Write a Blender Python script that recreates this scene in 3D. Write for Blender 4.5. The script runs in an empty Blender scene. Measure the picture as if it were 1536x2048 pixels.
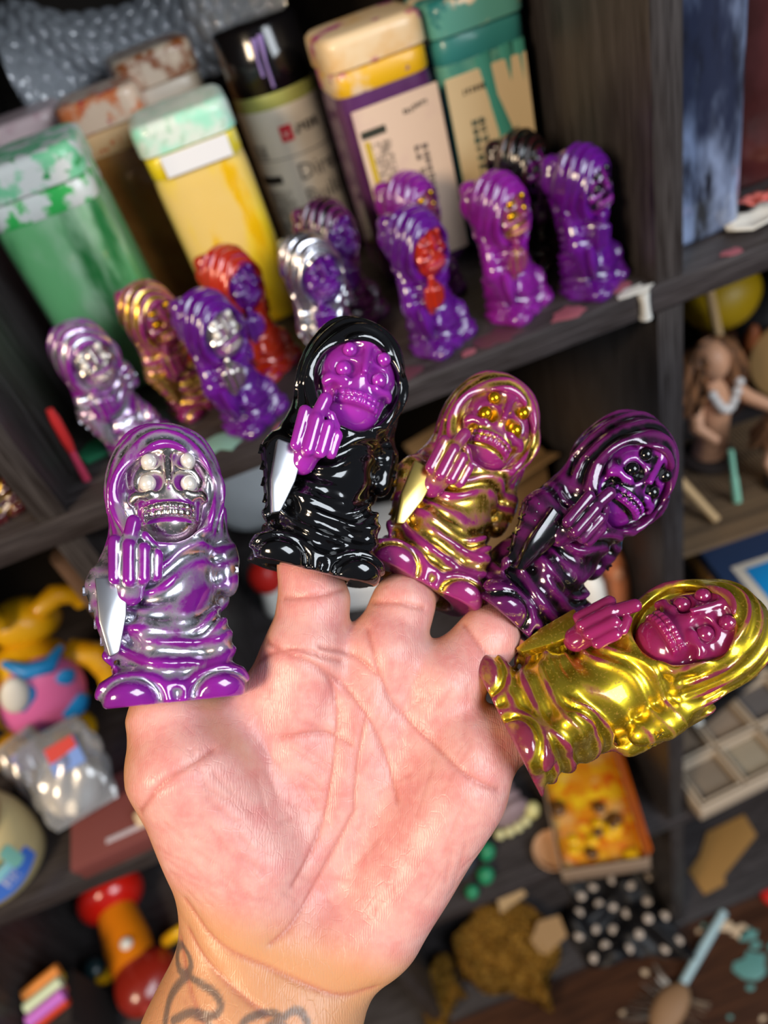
import bpy, bmesh, math, random
import numpy as np
from mathutils import Matrix, Vector
random.seed(7)
sc = bpy.context.scene
COL = sc.collection

# ------------------------------------------------------------------ frame of the place
# All lengths below are centimetres. x runs along the shelf front, y into the shelf, z up,
# z = 0 is the top of the shelf board that carries the paint bottles; the floor is at z = -98.
S = 0.01
def W(x, y, z): return Vector((x * S, y * S, (z + 98) * S))
def lin(c):
    return tuple(((v / 255) / 12.92 if v / 255 <= .04045 else ((v / 255 + .055) / 1.055) ** 2.4) for v in c)

# ------------------------------------------------------------------ camera
dn = Vector((600, 1656, 1500)).normalized()
cx = Vector((1, -.3927, .0336)); cx = (cx - dn * cx.dot(dn)).normalized()
cz = -dn
cy = cz.cross(cx)
CAMW = W(0, -33.87, 21.13)
right = Vector((cx[0], cy[0], cz[0])); up = -Vector((cx[1], cy[1], cz[1])); fwd = Vector((cx[2], cy[2], cz[2]))
cd = bpy.data.cameras.new('camera')
cam = bpy.data.objects.new('camera', cd); COL.objects.link(cam)
cam.matrix_world = Matrix(((right[0], up[0], -fwd[0], CAMW[0]), (right[1], up[1], -fwd[1], CAMW[1]),
                           (right[2], up[2], -fwd[2], CAMW[2]), (0, 0, 0, 1)))
cd.lens = 1500 / 2048 * 36; cd.sensor_width = 36; cd.clip_start = .02
cd.dof.use_dof = True; cd.dof.focus_distance = .196; cd.dof.aperture_fstop = 8.5
sc.camera = cam

# ------------------------------------------------------------------ light
wd = bpy.data.worlds.new('world'); sc.world = wd; wd.use_nodes = True
wd.node_tree.nodes['Background'].inputs[0].default_value = (.75, .82, 1, 1)
wd.node_tree.nodes['Background'].inputs[1].default_value = .13
def area(name, loc, target, size, energy, col):
    l = bpy.data.lights.new(name, 'AREA'); l.shape = 'RECTANGLE'; l.size, l.size_y = size
    l.energy = energy; l.color = col
    o = bpy.data.objects.new(name, l); COL.objects.link(o); o.location = loc
    o.rotation_euler = (Vector(target) - Vector(loc)).to_track_quat('-Z', 'Y').to_euler()
    return o
area('window_light', W(98, -138, 92), W(0, 0, -8), (.9, 1.1), 36, (.86, .93, 1))
area('warm_lamp_light', W(-85, -95, 78), W(-8, 0, -12), (.35, .35), 22, (1, .78, .54))
sc.view_settings.view_transform = 'Standard'; sc.view_settings.look = 'None'
sc.view_settings.gamma = 1; sc.view_settings.use_curve_mapping = False
sc.view_settings.exposure = -0.08

# ------------------------------------------------------------------ materials
MATS = {}
def nd(nt, t, **k):
    n = nt.nodes.new(t)
    for a, b in k.items(): setattr(n, a, b)
    return n
def val(nt, a, op, b=None, clamp=False):
    m = nd(nt, 'ShaderNodeMath', operation=op, use_clamp=clamp)
    for i, v in enumerate((a, b)):
        if v is None: continue
        if isinstance(v, (int, float)): m.inputs[i].default_value = v
        else: nt.links.new(v, m.inputs[i])
    return m.outputs[0]
def smooth(nt, v, lo, hi):
    m = nd(nt, 'ShaderNodeMapRange', interpolation_type='SMOOTHSTEP')
    nt.links.new(v, m.inputs[0]); m.inputs[1].default_value = lo; m.inputs[2].default_value = hi
    return m.outputs[0]
def mixc(nt, f, a, b):
    m = nd(nt, 'ShaderNodeMix', data_type='RGBA')
    for s, v in ((m.inputs[0], f), (m.inputs[6], a), (m.inputs[7], b)):
        if isinstance(v, (int, float)): s.default_value = v
        elif isinstance(v, tuple): s.default_value = (*v[:3], 1)
        else: nt.links.new(v, s)
    return m.outputs[2]
def mixf(nt, f, a, b):
    m = nd(nt, 'ShaderNodeMix', data_type='FLOAT')
    for s, v in ((m.inputs[0], f), (m.inputs[2], a), (m.inputs[3], b)):
        if isinstance(v, (int, float)): s.default_value = v
        else: nt.links.new(v, s)
    return m.outputs[0]
def noise(nt, scale, detail=3, stretch=None, rough=.55, seed=0, dist=0):
    tc = nd(nt, 'ShaderNodeTexCoord'); mp = nd(nt, 'ShaderNodeMapping')
    nt.links.new(tc.outputs['Object'], mp.inputs[0])
    if stretch: mp.inputs['Scale'].default_value = stretch
    mp.inputs['Location'].default_value = (seed * 1.37, seed * .71, seed * 2.3)
    n = nd(nt, 'ShaderNodeTexNoise'); nt.links.new(mp.outputs[0], n.inputs['Vector'])
    n.inputs['Scale'].default_value = scale; n.inputs['Detail'].default_value = detail
    n.inputs['Roughness'].default_value = rough; n.inputs['Distortion'].default_value = dist
    return n.outputs[0]
def newmat(name):
    m = bpy.data.materials.new(name); m.use_nodes = True
    nt = m.node_tree; b = nt.nodes['Principled BSDF']
    return m, nt, b
def setp(nt, b, key, v):
    s = b.inputs[key]
    if isinstance(v, (int, float)): s.default_value = v
    elif isinstance(v, tuple): s.default_value = (*v[:3], 1) if len(s.default_value) == 4 else v
    else: nt.links.new(v, s)
def mat(name, col, rough=.5, metal=0, sss=0, coat=0, layers=(), bump=None, trans=0, alpha=1, ior=1.45, spec=.5, sssr=(.6, .4, .3), sscale=.004):
    """plain procedural material; layers = (colour, noise scale, threshold, softness, stretch) of paint over the base"""
    if name in MATS: return MATS[name]
    m, nt, b = newmat(name)
    c = lin(col)
    for i, L in enumerate(layers):
        n = noise(nt, L[1] / S * .5, 4, L[4] if len(L) > 4 else None, seed=i + 1 + len(name))
        c = mixc(nt, smooth(nt, n, L[2] - L[3], L[2] + L[3]), c, lin(L[0]))
    setp(nt, b, 'Base Color', c)
    for k, v in (('Roughness', rough), ('Metallic', metal), ('Subsurface Weight', sss), ('Coat Weight', coat),
                 ('Transmission Weight', trans), ('Alpha', alpha), ('IOR', ior), ('Specular IOR Level', spec)):
        b.inputs[k].default_value = v
    b.inputs['Coat Roughness'].default_value = .06
    if sss: b.inputs['Subsurface Radius'].default_value = sssr; b.inputs['Subsurface Scale'].default_value = sscale
    if bump:
        bp = nd(nt, 'ShaderNodeBump'); bp.inputs['Strength'].default_value = bump[1]; bp.inputs['Distance'].default_value = bump[2] * S
        nt.links.new(noise(nt, bump[0] / S * .1, 5, bump[3] if len(bump) > 3 else None), bp.inputs['Height'])
        nt.links.new(bp.outputs[0], b.inputs['Normal'])
    MATS[name] = m
    return m
def attr(nt, name):
    a = nd(nt, 'ShaderNodeAttribute'); a.attribute_name = name
    return a.outputs['Fac']
def vinyl(name, base, paint=None, lo=.5, hi=.6, kn=.5, kf=.7, pm=1., pr=.3, sss=.75, rough=.16, bias=0., nscale=9, inv=False):
    """translucent vinyl with paint rubbed over it; the paint keeps to the hollows of the moulded folds (attribute 'fold')"""
    if name in MATS: return MATS[name]
    m, nt, b = newmat(name)
    n0 = noise(nt, 60, 2, seed=3)
    c = mixc(nt, smooth(nt, n0, .3, .75), lin(base), lin(tuple(min(255, v * 1.25) for v in base)))
    k = 0.
    if paint:
        n = noise(nt, nscale / S * .1, 5, rough=.65, seed=len(name), dist=.6)
        v = val(nt, val(nt, attr(nt, 'fold') if inv else val(nt, 1, 'SUBTRACT', attr(nt, 'fold')), 'MULTIPLY', kf), 'ADD', val(nt, n, 'MULTIPLY', kn))
        k = smooth(nt, val(nt, v, 'ADD', bias), lo, hi)
        fine = noise(nt, 160 / S * .1, 2, seed=5)
        if pm > .5: k = val(nt, k, 'MULTIPLY', smooth(nt, fine, .14, .46))
        c = mixc(nt, k, c, lin(paint))
        setp(nt, b, 'Metallic', val(nt, k, 'MULTIPLY', pm))
        setp(nt, b, 'Roughness', mixf(nt, k, rough, pr))
        setp(nt, b, 'Subsurface Weight', mixf(nt, k, sss, 0.))
    else:
        b.inputs['Roughness'].default_value = rough; b.inputs['Subsurface Weight'].default_value = sss
    setp(nt, b, 'Base Color', c)
    b.inputs['Subsurface Radius'].default_value = (.7, .18, 1.); b.inputs['Subsurface Scale'].default_value = .006
    b.inputs['Coat Weight'].default_value = .8; b.inputs['Coat Roughness'].default_value = .04
    b.inputs['Specular IOR Level'].default_value = .6
    MATS[name] = m
    return m

# ------------------------------------------------------------------ object helpers
def link(o, parent=None):
    COL.objects.link(o)
    if parent: o.parent = parent
    return o
def tag(o, label, cat, group=None, kind=None):
    o['label'] = label; o['category'] = cat
    if group: o['group'] = group
    if kind: o['kind'] = kind
    return o
def thing(name, label, cat, loc=(0, 0, 0), rot=(0, 0, 0), group=None):
    o = bpy.data.objects.new(name, None); o.empty_display_size = .01; link(o)
    o.location = W(*loc); o.rotation_euler = [math.radians(a) for a in rot]
    return tag(o, label, cat, group)
def mesh(name, V, F, smoothed=False, auto=None):
    me = bpy.data.meshes.new(name)
    V = np.asarray(V, dtype=np.float32) * S
    if isinstance(F, np.ndarray):
        n = len(F); k = F.shape[1]
        me.vertices.add(len(V)); me.vertices.foreach_set('co', V.ravel())
        me.loops.add(n * k); me.loops.foreach_set('vertex_index', F.astype(np.int32).ravel())
        me.polygons.add(n); me.polygons.foreach_set('loop_start', np.arange(0, n * k, k, dtype=np.int32))
        me.update(calc_edges=True); me.validate()
    else:
        me.from_pydata([tuple(map(float, v)) for v in V], [], F)
    if smoothed: me.shade_smooth()
    if auto: me.shade_smooth(); me.set_sharp_from_angle(angle=math.radians(auto))
    return me
def ob(name, me, m, parent=None, loc=None, rot=None, scale=None):
    """one mesh object; loc in cm, local to the parent when there is one"""
    if me.materials: me = me if me.materials[0] == m else me.copy()
    if not me.materials: me.materials.append(m)
    else: me.materials[0] = m
    o = link(bpy.data.objects.new(name, me), parent)
    if loc is not None: o.location = Vector(loc) * S if parent else W(*loc)
    elif not parent: o.location = W(0, 0, 0)
    if rot: o.rotation_euler = [math.radians(a) for a in rot]
    if scale: o.scale = scale if hasattr(scale, '__len__') else (scale,) * 3
    return o
def bm_mesh(name, bm, auto=40):
    bmesh.ops.recalc_face_normals(bm, faces=bm.faces)
    for v in bm.verts: v.co *= S
    me = bpy.data.meshes.new(name); bm.to_mesh(me); bm.free()
    if auto: me.shade_smooth(); me.set_sharp_from_angle(angle=math.radians(auto))
    return me
def box(sx, sy, sz, bev=.1, seg=2, base=True):
    bm = bmesh.new(); bmesh.ops.create_cube(bm, size=1)
    for v in bm.verts: v.co = Vector((v.co.x * sx, v.co.y * sy, (v.co.z + (.5 if base else 0)) * sz))
    if bev: bmesh.ops.bevel(bm, geom=bm.edges[:], offset=bev, segments=seg, profile=.5, affect='EDGES')
    return bm_mesh('box', bm)
def lathe(prof, seg=32, cap=True):
    V = []; F = []
    for r, z in prof:
        for i in range(seg):
            a = 2 * math.pi * i / seg; V.append((r * math.cos(a), r * math.sin(a), z))
    for j in range(len(prof) - 1):
        for i in range(seg):
            i2 = (i + 1) % seg; F.append((j * seg + i, j * seg + i2, (j + 1) * seg + i2, (j + 1) * seg + i))
    if cap: F.append(tuple(range(seg))[::-1]); F.append(tuple((len(prof) - 1) * seg + i for i in range(seg)))
    return mesh('lathe', V, F, auto=50)
def sq(a, w, n=4.5, d=None):
    """point of a rounded square of width w at angle a"""
    c, s = math.cos(a), math.sin(a); d = d or w
    return (w / 2 * abs(c) ** (2 / n) * (1 if c >= 0 else -1), d / 2 * abs(s) ** (2 / n) * (1 if s >= 0 else -1))
def sqlathe(prof, seg=64, n=4.5, depth=1.):
    """rounded-square loft; prof = (width, z)"""
    V = []; F = []
    for w, z in prof:
        for i in range(seg):
            x, y = sq(2 * math.pi * i / seg, w, n, w * depth); V.append((x, y, z))
    for j in range(len(prof) - 1):
        for i in range(seg):
            i2 = (i + 1) % seg; F.append((j * seg + i, j * seg + i2, (j + 1) * seg + i2, (j + 1) * seg + i))
    F.append(tuple(range(seg))[::-1]); F.append(tuple((len(prof) - 1) * seg + i for i in range(seg)))
    return mesh('loft', V, F, auto=50)
def tube(pts, rad, seg=10, caps=True):
    pts = [Vector(p) for p in pts]; V = []; F = []
    rad = rad if hasattr(rad, '__len__') else [rad] * len(pts)
    ref = Vector((.3, .2, 1)).normalized()
    for i, p in enumerate(pts):
        t = (pts[min(i + 1, len(pts) - 1)] - pts[max(i - 1, 0)]).normalized()
        a = t.cross(ref)
        if a.length < .05: a = t.cross(Vector((1, 0, 0)))
        a.normalize(); b = t.cross(a)
        for k in range(seg):
            q = 2 * math.pi * k / seg; V.append(p + (a * math.cos(q) + b * math.sin(q)) * rad[i])
    for j in range(len(pts) - 1):
        for k in range(seg):
            k2 = (k + 1) % seg; F.append((j * seg + k, j * seg + k2, (j + 1) * seg + k2, (j + 1) * seg + k))
    if caps: F.append(tuple(range(seg))[::-1]); F.append(tuple((len(pts) - 1) * seg + i for i in range(seg)))
    me = mesh('tube', V, F, auto=60)
    return me
def prism(poly, th, bev=0):
    """polygon in x-z, extruded th along y"""
    bm = bmesh.new()
    a = [bm.verts.new((x, 0, z)) for x, z in poly]; f = bm.faces.new(a)
    r = bmesh.ops.extrude_face_region(bm, geom=[f])
    for v in [g for g in r['geom'] if isinstance(g, bmesh.types.BMVert)]: v.co.y += th
    if bev: bmesh.ops.bevel(bm, geom=bm.edges[:], offset=bev, segments=2, profile=.5, affect='EDGES')
    return bm_mesh('prism', bm)
def slab(poly, th, bev=0):
    """polygon in x-y, extruded th along z"""
    bm = bmesh.new()
    a = [bm.verts.new((x, y, 0)) for x, y in poly]; f = bm.faces.new(a)
    r = bmesh.ops.extrude_face_region(bm, geom=[f])
    for v in [g for g in r['geom'] if isinstance(g, bmesh.types.BMVert)]: v.co.z += th
    if bev: bmesh.ops.bevel(bm, geom=bm.edges[:], offset=bev, segments=2, profile=.5, affect='EDGES')
    return bm_mesh('slab', bm)
def ball(r, sub=3, jig=0, sc3=(1, 1, 1), seed=0):
    bm = bmesh.new(); bmesh.ops.create_icosphere(bm, subdivisions=sub, radius=r)
    rs = np.random.RandomState(seed); ph = rs.rand(6) * 6; fr = (1.5 + rs.rand(6) * 2) / r
    for v in bm.verts:
        c = v.co
        d = math.sin(c.x * fr[0] + ph[0]) * math.sin(c.y * fr[1] + ph[1]) + math.sin(c.z * fr[2] + ph[2] + c.x * fr[3])
        v.co = Vector((c.x * sc3[0], c.y * sc3[1], c.z * sc3[2])) * (1 + jig * d)
    return bm_mesh('ball', bm, 80)
def text_mesh(s, size, place=None, th=.0):
    """lettering as a mesh in the x-z plane (cm); place maps (x, z) to a surface point"""
    cu = bpy.data.curves.new('t', 'FONT'); cu.body = s; cu.size = size; cu.resolution_u = 2
    o = bpy.data.objects.new('t', cu); COL.objects.link(o)
    bpy.context.view_layer.update()
    me = bpy.data.meshes.new_from_object(o.evaluated_get(bpy.context.evaluated_depsgraph_get()))
    V = [(v.co.x, v.co.y) for v in me.vertices]; F = [tuple(p.vertices) for p in me.polygons]
    bpy.data.objects.remove(o); bpy.data.curves.remove(cu); bpy.data.meshes.remove(me)
    return mesh('lettering', [place(x, z) if place else (x, 0, z) for x, z in V], F)
def scribble(w, h, rows, cols, place, seed=1, fill=.75, strokes=3, vertical=False):
    """unreadably small print: little strokes in rows"""
    rs = random.Random(seed); V = []; F = []
    ch, cw = h / rows, w / cols
    def q(x0, z0, x1, z1):
        n = len(V); V.extend([place(x0, z0), place(x1, z0), place(x1, z1), place(x0, z1)]); F.append((n, n + 1, n + 2, n + 3))
    for r in range(rows):
        for c in range(cols):
            if rs.random() > fill: continue
            x, z = c * cw, h - (r + 1) * ch; t = min(cw, ch) * .24
            for _ in range(strokes):
                if rs.random() < .5:
                    zz = z + ch * rs.uniform(.1, .75); q(x + cw * .1, zz, x + cw * .85, zz + t)
                else:
                    xx = x + cw * rs.uniform(.1, .75); q(xx, z + ch * .1, xx + t, z + ch * .85)
    return mesh('print', V, F)

# ------------------------------------------------------------------ implicit sculpting
def nets(Fd, lo, h):
    """surface nets over a sampled distance field"""
    Sg = Fd < 0
    n = np.zeros(tuple(s - 1 for s in Fd.shape), np.int8)
    for a in (0, 1):
        for b in (0, 1):
            for c in (0, 1):
                n += Sg[a:Sg.shape[0] - 1 + a, b:Sg.shape[1] - 1 + b, c:Sg.shape[2] - 1 + c]
    act = (n > 0) & (n < 8)
    I, J, K = np.nonzero(act)
    idx = np.full(act.shape, -1, np.int32); idx[I, J, K] = np.arange(len(I))
    cv = {}
    for a in (0, 1):
        for b in (0, 1):
            for c in (0, 1): cv[a, b, c] = Fd[I + a, J + b, K + c].astype(np.float64)
    P = np.zeros((len(I), 3)); cnt = np.zeros(len(I))
    for ax in range(3):
        for p in (0, 1):
            for q in (0, 1):
                k0 = [p, q]; k0.insert(ax, 0); k1 = [p, q]; k1.insert(ax, 1)
                f0, f1 = cv[tuple(k0)], cv[tuple(k1)]
                x = (f0 < 0) != (f1 < 0)
                t = np.where(x, f0 / np.where(x, f0 - f1, 1), 0)
                pt = np.zeros((len(I), 3)); pt[:] = k0; pt[:, ax] = t
                P[x] += pt[x]; cnt[x] += 1
    P /= cnt[:, None]
    V = (P + np.stack([I, J, K], 1)) * h + np.asarray(lo)
    Q = []
    for ax in range(3):
        s0 = [slice(1, -1)] * 3; s0[ax] = slice(0, -1); s1 = [slice(1, -1)] * 3; s1[ax] = slice(1, None)
        A, B = Sg[tuple(s0)], Sg[tuple(s1)]
        e = np.stack(np.nonzero(A != B), 1)
        flip = A[tuple(e.T)]
        o = e + 1; o[:, ax] -= 1
        u, v = [(1, 2), (2, 0), (0, 1)][ax]
        def cell(du, dv):
            c = o.copy(); c[:, u] -= du; c[:, v] -= dv
            return idx[tuple(c.T)]
        q = np.stack([cell(1, 1), cell(0, 1), cell(0, 0), cell(1, 0)], 1)
        q[~flip] = q[~flip][:, ::-1]
        Q.append(q)
    return V, np.concatenate(Q)
def axes(lo, hi, h):
    g = [np.arange(lo[i], hi[i] + h, h, dtype=np.float32) for i in range(3)]
    return g[0][:, None, None], g[1][None, :, None], g[2][None, None, :]
def smin(a, b, k):
    t = np.maximum(k - np.abs(a - b), 0) / k
    return np.minimum(a, b) - t * t * k * .25
def smax(a, b, k): return -smin(-a, -b, k)
def sph(X, Y, Z, c, r): return np.sqrt((X - c[0]) ** 2 + (Y - c[1]) ** 2 + (Z - c[2]) ** 2) - r
def ell(X, Y, Z, c, r):
    k0 = np.sqrt(((X - c[0]) / r[0]) ** 2 + ((Y - c[1]) / r[1]) ** 2 + ((Z - c[2]) / r[2]) ** 2)
    k1 = np.sqrt(((X - c[0]) / r[0] ** 2) ** 2 + ((Y - c[1]) / r[1] ** 2) ** 2 + ((Z - c[2]) / r[2] ** 2) ** 2)
    return k0 * (k0 - 1) / np.maximum(k1, 1e-4)
def cone(X, Y, Z, a, b, ra, rb):
    d = np.subtract(b, a); L = float(d @ d)
    t = np.clip(((X - a[0]) * d[0] + (Y - a[1]) * d[1] + (Z - a[2]) * d[2]) / L, 0, 1)
    return np.sqrt((X - a[0] - t * d[0]) ** 2 + (Y - a[1] - t * d[1]) ** 2 + (Z - a[2] - t * d[2]) ** 2) - (ra + (rb - ra) * t)
def sstep(x, a, b):
    t = np.clip((x - a) / (b - a), 0, 1); return t * t * (3 - 2 * t)
def add_attr(me, name, v):
    a = me.attributes.new(name, 'FLOAT', 'POINT'); a.data.foreach_set('value', np.asarray(v, np.float32))
# ------------------------------------------------------------------ the hooded finger puppet (7 cm tall, front = -y)
def robe_folds(x, y, z):
    """height of the moulded cloth folds, 0 in the hollows and 1 on the crests, and how strongly they stand out"""
    f = -y
    # hood: arcs running over the head around the face
    th = np.arctan2(z - 4.7, x)
    rho = np.sqrt((x / 1.12) ** 2 + ((z - 4.75) / 1.32) ** 2) + .10 * np.abs(y + .4)
    w1 = rho * 2.2 + y * 1.75 + .16 * np.sin(2.6 * th + 1.3) + .10 * np.sin(3.1 * x + 2 * y + 1) + .22 * x
    # torso: sagging cross folds that climb to the wearer's left
    sag = .14 * (x - .1) ** 2 + .24 * x + .17 * np.sin(2.1 * x + 1.7 * z + 1) + .06 * np.sin(4.2 * x - 2.2 * z)
    w2 = (z - sag - .12 * f + .10 * np.sin(1.3 * x - 2.9 * z)) * 1.95
    # skirt: swags between the knees, then rings around each shoe
    r3 = np.sqrt((x - .35) ** 2 * .75 + (z - 2.65) ** 2)
    w3 = r3 * 2.15 + .12 * np.sin(3 * x + 1)
    r4 = np.sqrt((x + 1.0) ** 2 * .8 + (z - .05) ** 2 * 1.3)
    r5 = np.sqrt((x - 1.1) ** 2 * .8 + (z - .05) ** 2 * 1.3)
    rm = np.minimum(r4, r5)
    def ridge(w):
        s = .5 + .5 * np.cos(2 * math.pi * w); return s ** 1.4
    def am(a, b): return .45 + .55 * np.clip(.5 + .8 * np.sin(a) * np.sin(b), 0, 1)
    k1 = sstep(z, 3.7, 4.3); k3 = 1 - sstep(z, 1.25, 1.7)
    k4 = k3 * (1 - sstep(np.minimum(r4, r5), .75, .98)) * sstep(f, -.6, .2)
    v = ridge(w1) * k1 * am(2.2 * x + 1, 2.5 * z + y) + ridge(w2) * (1 - k1) * (1 - k3) * am(2.4 * x + z, 1.9 * z + 2) + k3 * ((1 - k4) * ridge(w3) + k4 * (1 - .9 * np.exp(-((rm - .60) / .085) ** 2)))
    slv = 1 - .85 * sstep(np.abs(x), 1.28, 1.5) * sstep(z, 1.2, 1.8) * (1 - sstep(z, 4.2, 4.6))
    a = k1 * .115 + (1 - k1) * (1 - k3) * .115 + k3 * .10
    return v, a * slv
def robe_field(X, Y, Z):
    Fv = -Y
    d = ell(X, Y, Z, (0, .02, 5.33), (1.53, 1.40, 1.64))
    d = smin(d, ell(X, Y, Z, (.02, -.15, 4.35), (1.18, 1.2, .95)), .5)
    tor = cone(X, Y * .96, Z, (.05, .05, 4.0), (.08, .05, 1.3), 1.12, 1.22)
    d = smin(d, tor, .45)
    # flaring skirt: an elliptic bell cut flat at the base
    q = np.clip(1 - Z / 1.9, 0, 1.2)
    aw, ad = 1.24 + .42 * q * q, 1.28 + .22 * q * q
    bell = (np.sqrt((X / aw) ** 2 + ((Y) / ad) ** 2) - 1) * 1.2
    d = smin(d, np.maximum(bell, Z - 1.75), .5)
    d = smin(d, ell(X, Y, Z, (-.98, -1.08, .30), (.74, .62, .44)), .22)
    d = smin(d, ell(X, Y, Z, (1.06, -1.02, .33), (.70, .62, .46)), .22)
    d = smin(d, cone(X, Y, Z, (-.62, -.98, 1.72), (-.05, -1.30, .25), .34, .2), .3)
    d = smin(d, ell(X, Y, Z, (1.08, -.85, 1.25), (.42, .55, .62)), .3)
    # the wearer's right arm: sleeve from shoulder to elbow, the hanging cuff, the forearm up to the hand
    d = smin(d, cone(X, Y, Z, (-1.05, .1, 4.0), (-1.50, -.30, 2.75), .42, .45), .3)
    d = smin(d, cone(X, Y, Z, (-1.50, -.40, 2.85), (-1.36, -.70, 1.25), .50, .22), .25)
    d = smin(d, cone(X, Y, Z, (-1.45, -.45, 2.75), (-.95, -1.05, 3.0), .38, .34), .2)
    # cloth edge beside the face and the left sleeve hanging free
    d = smin(d, cone(X, Y, Z, (1.15, .25, 4.5), (1.42, .25, 3.3), .38, .42), .3)
    d = smin(d, cone(X, Y, Z, (1.40, .2, 3.5), (1.50, .12, 2.75), .48, .32), .15)
    d = smin(d, cone(X, Y, Z, (1.15, .65, 4.3), (1.30, .75, 2.5), .46, .34), .2)
    # rim of the hood and the opening for the face
    eg = np.sqrt(((X - .02) / (1.1 + .1 * sstep(Z, 4.2, 5.6))) ** 2 + ((Z - 4.90) / (1.24 - .20 * sstep(Z, 4.4, 5.4))) ** 2)
    rim = np.sqrt(((eg - 1.07) * 1.05) ** 2 + (Fv - .98 + .25 * np.abs(X) ** 2 * .35) ** 2) - .15
    d = smin(d, rim, .22)
    v, a = robe_folds(X, Y, Z)
    d = d - (v - .35) * a * 1.15
    cut = np.maximum((eg - 1) * 1.0, .62 - Fv + .12 * X * X)
    d = smax(d, -cut, .12)
    d = np.maximum(d, -Z + .0)
    # hollow for a finger
    cav = cone(X, Y, Z, (0, .08, -1), (0, .05, 3.35), .92, .86)
    cav = np.minimum(cav, cone(X, Y, Z, (0, .05, -.6), (0, .05, 1.5), 1.34, .8))
    d = smax(d, -cav, .05)
    return d
def skull_field(X, Y, Z):
    x0 = .04; X = (X - x0) / 1.1 + x0; Y = Y + .16; Fv = -Y
    d = ell(X, Y, Z, (x0, -.28, 5.2), (1.02, .86, .98))
    d = smin(d, ell(X, Y, Z, (x0, -.42, 4.34), (.74, .72, .70)), .35)
    for s in (-1, 1):
        d = smin(d, ell(X, Y, Z, (x0 + s * .62, -.78, 4.82), (.26, .26, .16)), .2)
        d = smin(d, cone(X, Y, Z, (x0 + s * .14, -.98, 5.96), (x0 + s * .62, -.74, 5.86), .09, .07), .2)
    d = smin(d, cone(X, Y, Z, (x0, -.98, 5.95), (x0, -1.24, 5.12), .08, .09), .12)
    for s in (-1, 1):      # each side one long socket that holds two eyes
        d = smax(d, -ell(X, Y, Z, (x0 + s * .46, -1.18, 5.12), (.36, .34, .32)), .08)
        d = smax(d, -ell(X, Y, Z, (x0 + s * .44, -1.16, 5.68), (.30, .30, .27)), .08)
        d = smin(d, cone(X, Y, Z, (x0 + s * .40, -1.04, 4.84), (x0 + s * .80, -.82, 4.70), .10, .08), .14)
    for s in (-1, 1): d = smax(d, -cone(X, Y, Z, (x0 + s * .13, -1.26, 4.70), (x0 + s * .04, -1.24, 5.02), .11, .06), .05)
    d = smax(d, -ell(X, Y, Z, (x0 - .62, -.95, 4.42), (.14, .3, .26)), .12)
    d = smax(d, -ell(X, Y, Z, (x0 + .70, -.95, 4.42), (.14, .3, .26)), .12)
    # mouth: a band the teeth sit in, then the smooth chin
    arc = Z - 4.40 + .10 * (X - x0) ** 2
    d = smin(d, np.maximum(ell(X, Y, Z, (x0, -.50, 4.42), (.64, .84, .6)), np.abs(arc) - .18), .06)
    # teeth as two rows of bars
    u = (X - x0) / .145
    tooth = .075 * np.abs(np.cos(math.pi * u)) ** .4 * (np.abs(X - x0) < .58) * np.clip((.175 - np.abs(arc)) / .03, 0, 1) * np.clip(np.abs(arc) / .035, 0, 1)
    d = d - tooth
    d = np.maximum(d, .10 - Fv)
    return d
EYES = [(-.38, 5.66, .20), (.50, 5.68, .20), (-.42, 5.12, .215), (.50, 5.10, .215)]
def hand_field(X, Y, Z):
    X = (X + .88) / 1.16 - .88; Z = (Z - 3.2) / 1.1 + 3.2; Y = Y + .06
    d = ell(X, Y, Z, (-.86, -1.22, 3.12), (.46, .26, .42))
    cols = ((-1.22, 2.86, 3.62, -1.42), (-.94, 2.80, 3.50, -1.52), (-.66, 2.82, 3.42, -1.50), (-.42, 2.88, 3.30, -1.40))
    for x, z0, z1, y in cols:
        d = smin(d, cone(X, Y, Z, (x, y + .03, z0), (x + .02, y, z1), .135, .15), .05)
    d = smin(d, cone(X, Y, Z, (-.95, -1.42, 3.45), (-.82, -1.42, 4.02), .17, .16), .06)
    d = smin(d, cone(X, Y, Z, (-.45, -1.32, 3.5), (-.62, -1.36, 3.72), .12, .11), .06)
    d = smin(d, cone(X, Y, Z, (-.95, -1.0, 2.6), (-.86, -1.2, 3.0), .3, .3), .15)
    return d
def knot_field(X, Y, Z):
    d = ell(X, Y, Z, (-.15, 1.35, 6.05), (.55, .5, .5))
    d = smin(d, ell(X, Y, Z, (.3, 1.45, 5.6), (.42, .4, .55)), .1)
    d = smin(d, ell(X, Y, Z, (-.55, 1.3, 5.45), (.36, .4, .62)), .1)
    d = smin(d, cone(X, Y, Z, (0, 1.3, 5.2), (0, 1.15, 3.0), .5, .3), .2)
    w = .5 + .5 * np.sin(9 * X + 4 * Z + 3 * Y)
    return d - .05 * w
def sdf_mesh(name, fn, lo, hi, h, folds=None):
    X, Y, Z = axes(lo, hi, h)
    D = np.broadcast_to(fn(X, Y, Z), (X.shape[0], Y.shape[1], Z.shape[2]))
    V, Q = nets(D, lo, h)
    me = mesh(name, V, Q, smoothed=True)
    if folds is None: fv = np.full(len(V), .5)
    else: fv = folds(V)
    add_attr(me, 'fold', fv)
    me.materials.append(None)
    return me
def hollow(fn, blur=.16, gain=12):
    """how far a point lies on a crest (1) or in a hollow (0) of the relief, for paint that gathers in the hollows"""
    def g(V):
        x, y, z = V.T
        acc = 0
        for dx, dy, dz in ((1, 0, 0), (-1, 0, 0), (0, 1, 0), (0, -1, 0), (0, 0, 1), (0, 0, -1)):
            acc = acc + fn(x + dx * blur, y + dy * blur, z + dz * blur)
        return np.clip(.5 + acc / 6 * gain, 0, 1)
    return g
RS = 1.057
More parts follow.
